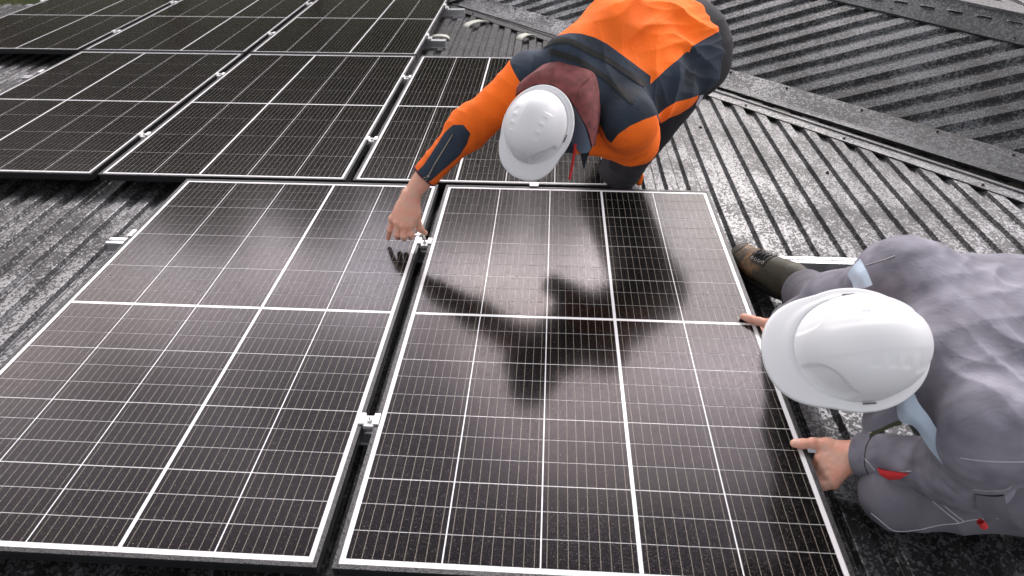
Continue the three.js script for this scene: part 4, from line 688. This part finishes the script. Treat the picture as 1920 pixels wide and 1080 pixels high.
  part('shaft', tube(P, r, 40, 6), std([0.75, 0.75, 0.74], 0.22, { metalness: 1 }), key);
  onRoof(key, 'hex_key', 'bent silver hex key held by the bare hand, set in the clamp bolt', 'hex key');
}
// ---------------------------------------------------------------- worker in grey, crouching at the panel's edge
{
  const who = new THREE.Group();
  const LW = [1.208, 0.030, 1.408], LE = [1.334, 0.157, 1.554], LS = [1.262, 0.372, 1.635], RS = [1.235, 0.428, 1.258], RE = [1.190, 0.245, 1.075], RW = [1.150, 0.055, 0.935];
  const NK = [1.150, 0.405, 1.475], C = [1.305, 0.365, 1.440], BK = [1.50, 0.370, 1.360], HP = [1.67, 0.235, 1.355];
  const LK = [1.268, -0.004, 1.494], LH = [1.575, 0.135, 1.50], LA = [1.66, -0.015, 1.52], RK = [1.240, 0.160, 1.055], RA = [1.268, 0.018, 0.715], RH = [1.62, 0.20, 1.26];
  const u = nrm3(sub3(LS, RS)), n = nrm3(sub3(BK, C));
  const shape = joined([ellCap(C, BK, u, [0.185, 0.125], [0.195, 0.135]), ellCap(BK, HP, u, [0.195, 0.135], [0.19, 0.14]), capsule(LS, add3(C, u, 0.05), 0.088, 0.11), capsule(RS, add3(C, u, -0.05), 0.092, 0.115), capsule(LS, LE, 0.088, 0.070), capsule(LE, LW, 0.068, 0.052), capsule(RS, RE, 0.082, 0.066), capsule(RE, RW, 0.062, 0.05), capsule(NK, C, 0.072, 0.11), capsule(RS, [1.52, 0.345, 1.215], 0.088, 0.105)], 0.06);
  const fore = nrm3(sub3(LW, LE)), foreR = nrm3(sub3(RW, RE));
  const F = folds(shape, [
    { c: LE, r: 0.10, axis: add3(fore, sub3(LE, LS), 1.5), f: 17, a: 0.011, w: 3 }, { c: mix3(LE, LW, 0.5), r: 0.09, axis: add3(fore, [0, 0.5, 0]), f: 16, a: 0.010, w: 3 }, { c: mix3(LS, LE, 0.55), r: 0.10, axis: sub3(LS, LE), f: 14, a: 0.011 },
    { c: [1.36, 0.48, 1.50], r: 0.16, axis: add3(n, u, -0.7), f: 8, a: 0.012, w: 3.2 }, { c: [1.28, 0.47, 1.36], r: 0.13, axis: add3(n, u, 0.6), f: 10, a: 0.011, w: 3 }, { c: [1.45, 0.45, 1.62], r: 0.15, axis: add3(u, n, 0.5), f: 9, a: 0.011, w: 3 }, { c: [1.22, 0.5, 1.20], r: 0.11, axis: [0.6, 0.2, 0.8], f: 13, a: 0.009 }, { c: [1.28, 0.42, 1.58], r: 0.11, axis: n, f: 12, a: 0.014, w: 3 }, { c: [1.36, 0.49, 1.42], r: 0.2, axis: add3(u, n, 0.25), f: 14, a: 0.007, w: 4 }, { c: [1.33, 0.48, 1.30], r: 0.13, axis: add3(n, u, 1.0), f: 15, a: 0.009, w: 3 }, { c: [1.45, 0.48, 1.50], r: 0.14, axis: add3(n, u, 0.2), f: 13, a: 0.010, w: 3 },
  ].map((z) => ({ k: 0.8, ...z })), 0.0022);
  let jk = netMesh(F, 0.0065);
  jk = cutBy(jk, (q) => (q[2] < 1.25 ? -1 : -dot3(sub3(LW, q), fore)))[0];
  jk = cutBy(jk, (q) => -(dot3(sub3(RW, q), foreR)) - (q[2] > 1.2 ? 9 : 0))[0];
  const tone = (q) => { const f = 0.6 * fbm3(q[0] * 11, q[1] * 11, q[2] * 11, 5) + 0.42 * fbm3(q[0] * 30 + 3, q[1] * 34, q[2] * 34, 3), w = noise3(q[0] * 55, q[1] * 55, q[2] * 55); const k = 1.05 + 1.05 * f + 0.14 * w; return [k * 0.98, k * 0.99, k * 1.0 + 0.05 * (1 - k)]; };
  const jacket = new THREE.Group(); jacket.name = 'jacket'; who.add(jacket);
  const [cuffL, main] = cutBy(jk, (q) => -(dot3(sub3(q, LW), fore) + 0.042) + (Math.hypot(...sub3(q, LW)) > 0.13 ? 1 : 0));
  part('cloth', geo(main, { ua: n, ub: u, tone }), C_GREY, jacket); part('cuff', geo(cuffL, { ua: n, ub: u, lift: 0.0025, tone }), C_GREY, jacket);
  const drape = (Fd, pts, lift) => { const out = []; for (const p of pts) { let h = -0.28, hit = false; for (let i = 0; i < 160 && h < 0.35; i++) { const d = Fd(...add3(p, VIEW_DIR, h)); if (d < 0.0008) { hit = true; break; } h += Math.max(0.0006, d * 0.5); } if (hit) out.push(add3(p, VIEW_DIR, h - lift)); } return out; };
  const fine = (pts, k = 6) => new THREE.CatmullRomCurve3(pts.map((p) => V(...p))).getPoints((pts.length - 1) * k).map((p) => p.toArray());
  const stitch = (pts, Fd, parent, name = 'stitching') => { const runs = [[]]; for (const p of drape(Fd, fine(pts), 0.0006)) { const r = runs[runs.length - 1]; if (r.length && Math.hypot(...sub3(p, r[r.length - 1])) > 0.022) runs.push([p]); else r.push(p); } const q = runs.sort((a, b) => b.length - a.length)[0]; if (q.length > 3) part(name, tube(q, 0.0011, 60, 5), C_THREAD, parent); };
  for (const k of ['stitchBack', 'stitchTick', 'stitchCuff', 'stitchElbow', 'stitchSleeve', 'stitchShoulder']) stitch(D2[k], F, jacket);
  for (const k of ['collarR', 'collarL']) part('collar_lining', geo(clothPatch(D2[k], 0.004, 8, 0.003)), C_PALE, jacket);
  part('inner_collar', geo(clothPatch(D2.inner, 0.004, 8, 0.003), { tone: () => 1.3 }), C_GREY, jacket); part('olive_scarf', geo(clothPatch(D2.olive, 0.006, 8, 0.004)), C_OLIVE, jacket);
  part('red_tab', geo(clothPatch(D2.redSleeve, 0.003, 6, 0.001)), C_RED, jacket, 'small red tab under the sleeve');
  // trousers
  const tr = joined([ellipsoid(HP, n, u, [0.15, 0.19, 0.14]), capsule(LK, LH, 0.080, 0.125), capsule(LK, LA, 0.070, 0.06), capsule(RA, RK, 0.062, 0.085), capsule(RK, RH, 0.082, 0.115), capsule(add3(RA, [0, 0.0, -0.05]), add3(RA, [0.0, 0.02, 0.06]), 0.066, 0.068)], 0.04);
  const TF = folds(tr, [{ c: LK, r: 0.11, axis: [0.8, 0.4, 0.2], f: 13, a: 0.006, w: 3 }, { c: mix3(LK, LH, 0.6), r: 0.15, axis: [0.7, 0.3, 0.5], f: 9, a: 0.012, w: 3 }, { c: RA, r: 0.10, axis: [0, 0.4, 1], f: 18, a: 0.007 }], 0.003);
  let tm = netMesh(TF, 0.007); const shin = nrm3(sub3(RK, RA)); tm = cutBy(tm, (q) => (q[2] > 0.85 ? -1 : -(dot3(sub3(q, RA), shin) - 0.030 + 0.006 * noise3(q[0] * 25, q[1] * 25, 3))))[0];
  const legs = new THREE.Group(); legs.name = 'trousers'; who.add(legs);
  part('cloth', geo(tm, { ua: [1, 0, 0], ub: [0, 0, 1], tone: (q) => 0.80 + 0.45 * fbm3(q[0] * 9, q[1] * 9, q[2] * 9) }), C_GREY, legs);
  for (const p of D2.stitchKnee) stitch(p, TF, legs); stitch(D2.stitchLeg, TF, legs);
  part('pocket_flap', geo(clothPatch(D2.pocket, 0.004, 6, 0.002), { tone: () => 0.6 }), C_GREY, legs); part('red_tab', tube([D2.redTab[0], mix3(...D2.redTab, 0.5), D2.redTab[1]], 0.007, 12, 8), C_RED, legs);
  // boot: leather upper, sole, tongue, laces, eyelets; toe along +x of its own axes
  const bt = new THREE.Group(); bt.name = 'boot'; who.add(bt);
  {
    const upF = joined([ellCap([-0.085, 0.050, 0], [0.02, 0.055, 0], [0, 0, 1], [0.044, 0.046], [0.047, 0.046]), ellCap([0.02, 0.050, 0], [0.105, 0.046, -0.004], [0, 0, 1], [0.048, 0.046], [0.047, 0.036]), capsule([-0.06, 0.06, 0], [-0.18, 0.098, 0], 0.046, 0.048), capsule([-0.02, 0.075, 0], [-0.12, 0.112, 0], 0.036, 0.042)], 0.03);
    const leatherF = folds(upF, [{ c: [0.045, 0.08, 0], r: 0.035, axis: [1, 0.3, 0.2], f: 42, a: 0.0045, w: 3 }, { c: [-0.07, 0.14, 0], r: 0.05, axis: [0.2, 1, 0], f: 30, a: 0.003 }], 0.0016);
    let m = netMesh(leatherF, 0.0045); m = cutBy(m, (q) => -(q[1] - 0.024))[0];
    const leather = std([1, 1, 1], 0.62, { vertexColors: true, bumpMap: CREASE, bumpScale: 0.001 });
    const toneL = (q) => { const f = fbm3(q[0] * 26, q[1] * 26, q[2] * 26, 5), s = smooth(-0.05, 0.03, q[0]) * smooth(-0.15, 0.30, f + 0.08), k = 0.5 + 0.6 * noise3(q[0] * 160, q[1] * 160, q[2] * 160); const a = [0.065, 0.060, 0.042], b = [0.30, 0.165, 0.08]; return a.map((x, i) => x * (1 + 0.4 * f) + (b[i] - x) * s * clamp(0.35 + 0.6 * k)); };
    part('leather', geo(m, { ua: [4, 0, 0], ub: [0, 0, 4], tone: toneL }), leather, bt, 'scuffed brown leather of the boot');
    const outline = []; for (let i = 0; i < 48; i++) { const a = i / 48 * 6.2832, x = Math.cos(a), z = Math.sin(a); outline.push(new THREE.Vector2(0.008 + 0.146 * Math.sign(x) * Math.abs(x) ** 0.85, (0.052 - 0.008 * (x < 0 ? -x : 0)) * Math.sign(z) * Math.abs(z) ** 0.8)); }
    const sg = new THREE.ExtrudeGeometry(new THREE.Shape(outline), { depth: 0.020, bevelEnabled: true, bevelSize: 0.002, bevelThickness: 0.002, bevelSegments: 2 }); sg.rotateX(-Math.PI / 2); sg.translate(0, 0.003, 0); part('sole', sg, std([0.03, 0.028, 0.024], 0.75), bt);
    const cap = netMesh(leatherF, 0.0045); const [tc] = cutBy(cap, (q) => Math.max(0.100 - q[0] + 3 * (q[2] * q[2]) * 4, 0.022 - q[1])); part('toe_cap', geo(tc, { lift: 0.0025, tone: (q) => { const f = fbm3(q[0] * 30, q[1] * 30, q[2] * 30); return [0.05 + 0.04 * f, 0.046 + 0.035 * f, 0.034 + 0.02 * f]; } }), leather, bt, 'dark rubber toe cap');
    const onTop = (x, z) => { let y = 0.22; for (let i = 0; i < 90; i++) { const d = leatherF(x, y, z); if (d < 0.0005) break; y -= Math.max(0.0006, d * 0.6); } return [x, y + 0.0015, z]; };
    const dark = std([0.018, 0.018, 0.017], 0.6);
    const tp = []; for (const x of [0.038, 0.02, 0.0, -0.018, -0.032]) tp.push([-0.030, -0.015, 0.0, 0.015, 0.030].map((z) => onTop(x, z * (x > 0.03 ? 0.6 : 1)))); part('lace_panel', geo(clothPatch(tp, 0.003, 6, 0.0005)), std([0.030, 0.031, 0.027], 0.55), bt);
    const E = []; for (let k = 0; k < 4; k++) for (const s of [-1, 1]) { const p = onTop(0.026 - k * 0.016, s * 0.020); E.push(p); const t = new THREE.TorusGeometry(0.0042, 0.0013, 6, 14); t.rotateX(Math.PI / 2 - 0.5); t.translate(p[0], p[1] + 0.003, p[2]); part('eyelet', t, std([0.5, 0.49, 0.46], 0.3, { metalness: 0.9 }), bt); }
    for (let k = 0; k < 3; k++) for (const s of [0, 1]) { const a = E[k * 2 + s], b = E[k * 2 + 3 - s], mm = mix3(a, b, 0.5); mm[1] += 0.010; part('lace', tube([add3(a, [0, 0.003, 0]), mm, add3(b, [0, 0.003, 0])], 0.0022, 14, 6), dark, bt); }
    part('lace_knot', tube([[0.022, 0.118, -0.006], [0.012, 0.128, 0.012], [-0.002, 0.132, 0.0], [0.012, 0.130, -0.014], [0.028, 0.116, 0.004], [0.034, 0.106, 0.016]], 0.0024, 40, 6), dark, bt);
    { const X = V(-0.50, -0.02, -0.86).normalize(), Y = V(-0.30, 0.88, 0.30), Z = X.clone().cross(Y).normalize(), Y2 = Z.clone().cross(X); bt.matrix.makeBasis(X, Y2, Z).setPosition(1.214, CREST + 0.024, 0.548); bt.matrix.decompose(bt.position, bt.quaternion, bt.scale); bt.scale.setScalar(1.06); }
  }
  // body, and both hands on the frame
  const HC = add3(add3(HAT2[0], HAT2[1], -0.045), HAT2[2], -0.006);
  const trunk = joined([ellipsoid(HC, HAT2[2], HAT2[1], [0.098, 0.112, 0.078]), capsule(add3(HC, [0.06, -0.01, -0.01]), NK, 0.056, 0.06), ellipsoid(add3(add3(HC, HAT2[2], 0.098), HAT2[1], -0.015), HAT2[2], HAT2[1], [0.024, 0.03, 0.015]), ellCap(C, HP, u, [0.14, 0.09], [0.14, 0.09]), capsule(add3(LS, u, -0.03), LE, 0.052, 0.044), capsule(LE, LW, 0.042, 0.031), capsule(add3(RS, u, 0.03), RE, 0.052, 0.044), capsule(RE, RW, 0.042, 0.030), capsule(LH, LK, 0.08, 0.055), capsule(LK, LA, 0.05, 0.04), capsule(RH, RK, 0.08, 0.055), capsule(RK, RA, 0.05, 0.04)], 0.035);
  // left hand: thumb over the frame, four fingers under it
  const hand = (W, M, thumb, tuck, r = 0.0105) => {     // W wrist, M the four knuckles from index to little finger
    const palm = joined([capsule(add3(W, sub3(W, mix3(M[1], M[2], 0.5)), 0.5), W, 0.031, 0.0285), ...M.map((k, i) => capsule(mix3(W, k, 0.15), k, 0.0195 - 0.001 * i, 0.0135)), capsule(mix3(W, thumb[0], 0.25), thumb[0], 0.022, 0.0175)], 0.02);
    const fing = M.map((k, i) => joined([capsule(k, tuck[i][0], r * 1.05, r * 0.95), capsule(tuck[i][0], tuck[i][1], r * 0.93, r * 0.75)], 0.006));
    const th = joined([capsule(thumb[0], thumb[1], 0.0165, 0.0125), capsule(thumb[1], thumb[2], 0.0125, 0.0112), capsule(thumb[2], thumb[3], 0.0115, 0.0090), ellipsoid(mix3(thumb[2], thumb[3], 0.6), sub3(thumb[3], thumb[2]), [0, 0, 1], [0.018, 0.0118, 0.0085])], 0.007);
    const f0 = joined([joined([palm, ...fing], 0.007), th], 0.010), f = (x, y, z) => f0(x, y, z) - 0.0005 * noise3(x * 120, y * 120, z * 120) - 0.0008 * Math.max(0, noise3(x * 30, y * 70, z * 70 + 5)); f.box = f0.box; return netMesh(f, 0.0029, 0.008);
  };
  const ML = [[1.124, -0.004, 1.392], [1.132, -0.016, 1.410], [1.139, -0.026, 1.428], [1.146, -0.034, 1.446]];
  const left = hand([1.200, 0.026, 1.403], ML, [[1.142, 0.018, 1.372], [1.108, 0.0165, 1.366], [1.087, 0.0125, 1.366], [1.066, 0.0100, 1.364]], ML.map((k, i) => [[1.108 + 0.006 * i, -0.0435, k[2] + 0.002], [1.082 + 0.006 * i, -0.0430, k[2] - 0.004]]));
  const MR = [[1.124, -0.006, 0.905], [1.131, -0.018, 0.888], [1.137, -0.028, 0.871], [1.143, -0.035, 0.854]];
  const right = hand([1.165, 0.045, 0.940], MR, [[1.120, 0.024, 0.908], [1.090, 0.0165, 0.884], [1.070, 0.0125, 0.868], [1.052, 0.0100, 0.854]], MR.map((k, i) => [[1.108 + 0.006 * i, -0.0435, k[2] - 0.004], [1.082 + 0.006 * i, -0.0430, k[2] - 0.006]]));
  const nailed = (q) => { const c = skinTone(q); for (const [t, d] of [[[1.068, 0.019, 1.364], 0.011], [[1.055, 0.018, 0.857], 0.010]]) { const k = smooth(d, d * 0.75, Math.hypot(q[0] - t[0], (q[1] - t[1]) * 1.2, q[2] - t[2])); if (k > 0) return mix3(c, [0.72, 0.45, 0.37], 0.7 * k); } return c; };
  part('body', geo(joinMesh([netMesh(trunk, 0.011), left, right]), { tone: nailed }), SKIN, who, 'bare hands gripping the panel frame');
  hardHat(who, ...HAT2);
  onRoof(who, 'person', 'crouching worker in faded grey overalls and white helmet, holding the edge of the front panel', 'person');
}
// ---------------------------------------------------------------- boot of someone standing out of frame, on the far roof face
{
  const g = new THREE.Group();
  const f = joined([ellCap([0, 0.05, 0.09], [0, 0.052, -0.08], [1, 0, 0], [0.046, 0.04], [0.044, 0.05]), capsule([0, 0.07, -0.06], [0, 0.26, -0.075], 0.05, 0.056)], 0.04);
  let m = netMesh(folds(f, [{ c: [0, 0.14, -0.05], r: 0.08, axis: [0, 1, 0.2], f: 28, a: 0.005 }], 0.002), 0.007); m = cutBy(m, (q) => 0.02 - q[1])[0]; m = cutBy(m, (q) => q[1] - 0.27)[0];
  part('upper', geo(m, { tone: () => 0.5 }), C_BLACK, g);
  const o = []; for (let i = 0; i < 40; i++) { const a = i / 40 * 6.2832; o.push(new THREE.Vector2(0.052 * Math.cos(a), 0.152 * Math.sin(a))); }
  const s = new THREE.ExtrudeGeometry(new THREE.Shape(o), { depth: 0.02, bevelEnabled: true, bevelSize: 0.002, bevelThickness: 0.002, bevelSegments: 1 }); s.rotateX(-Math.PI / 2); part('sole', s, BLACK, g);
  g.position.copy(V(0.770, 0.055, -3.52)); g.rotation.set(0.0, 0.35, 0.3);
  onRoof(g, 'boot', 'black boot on the far roof face, cut by the top edge above the orange back', 'boot');
}
renderer.render(scene, camera);
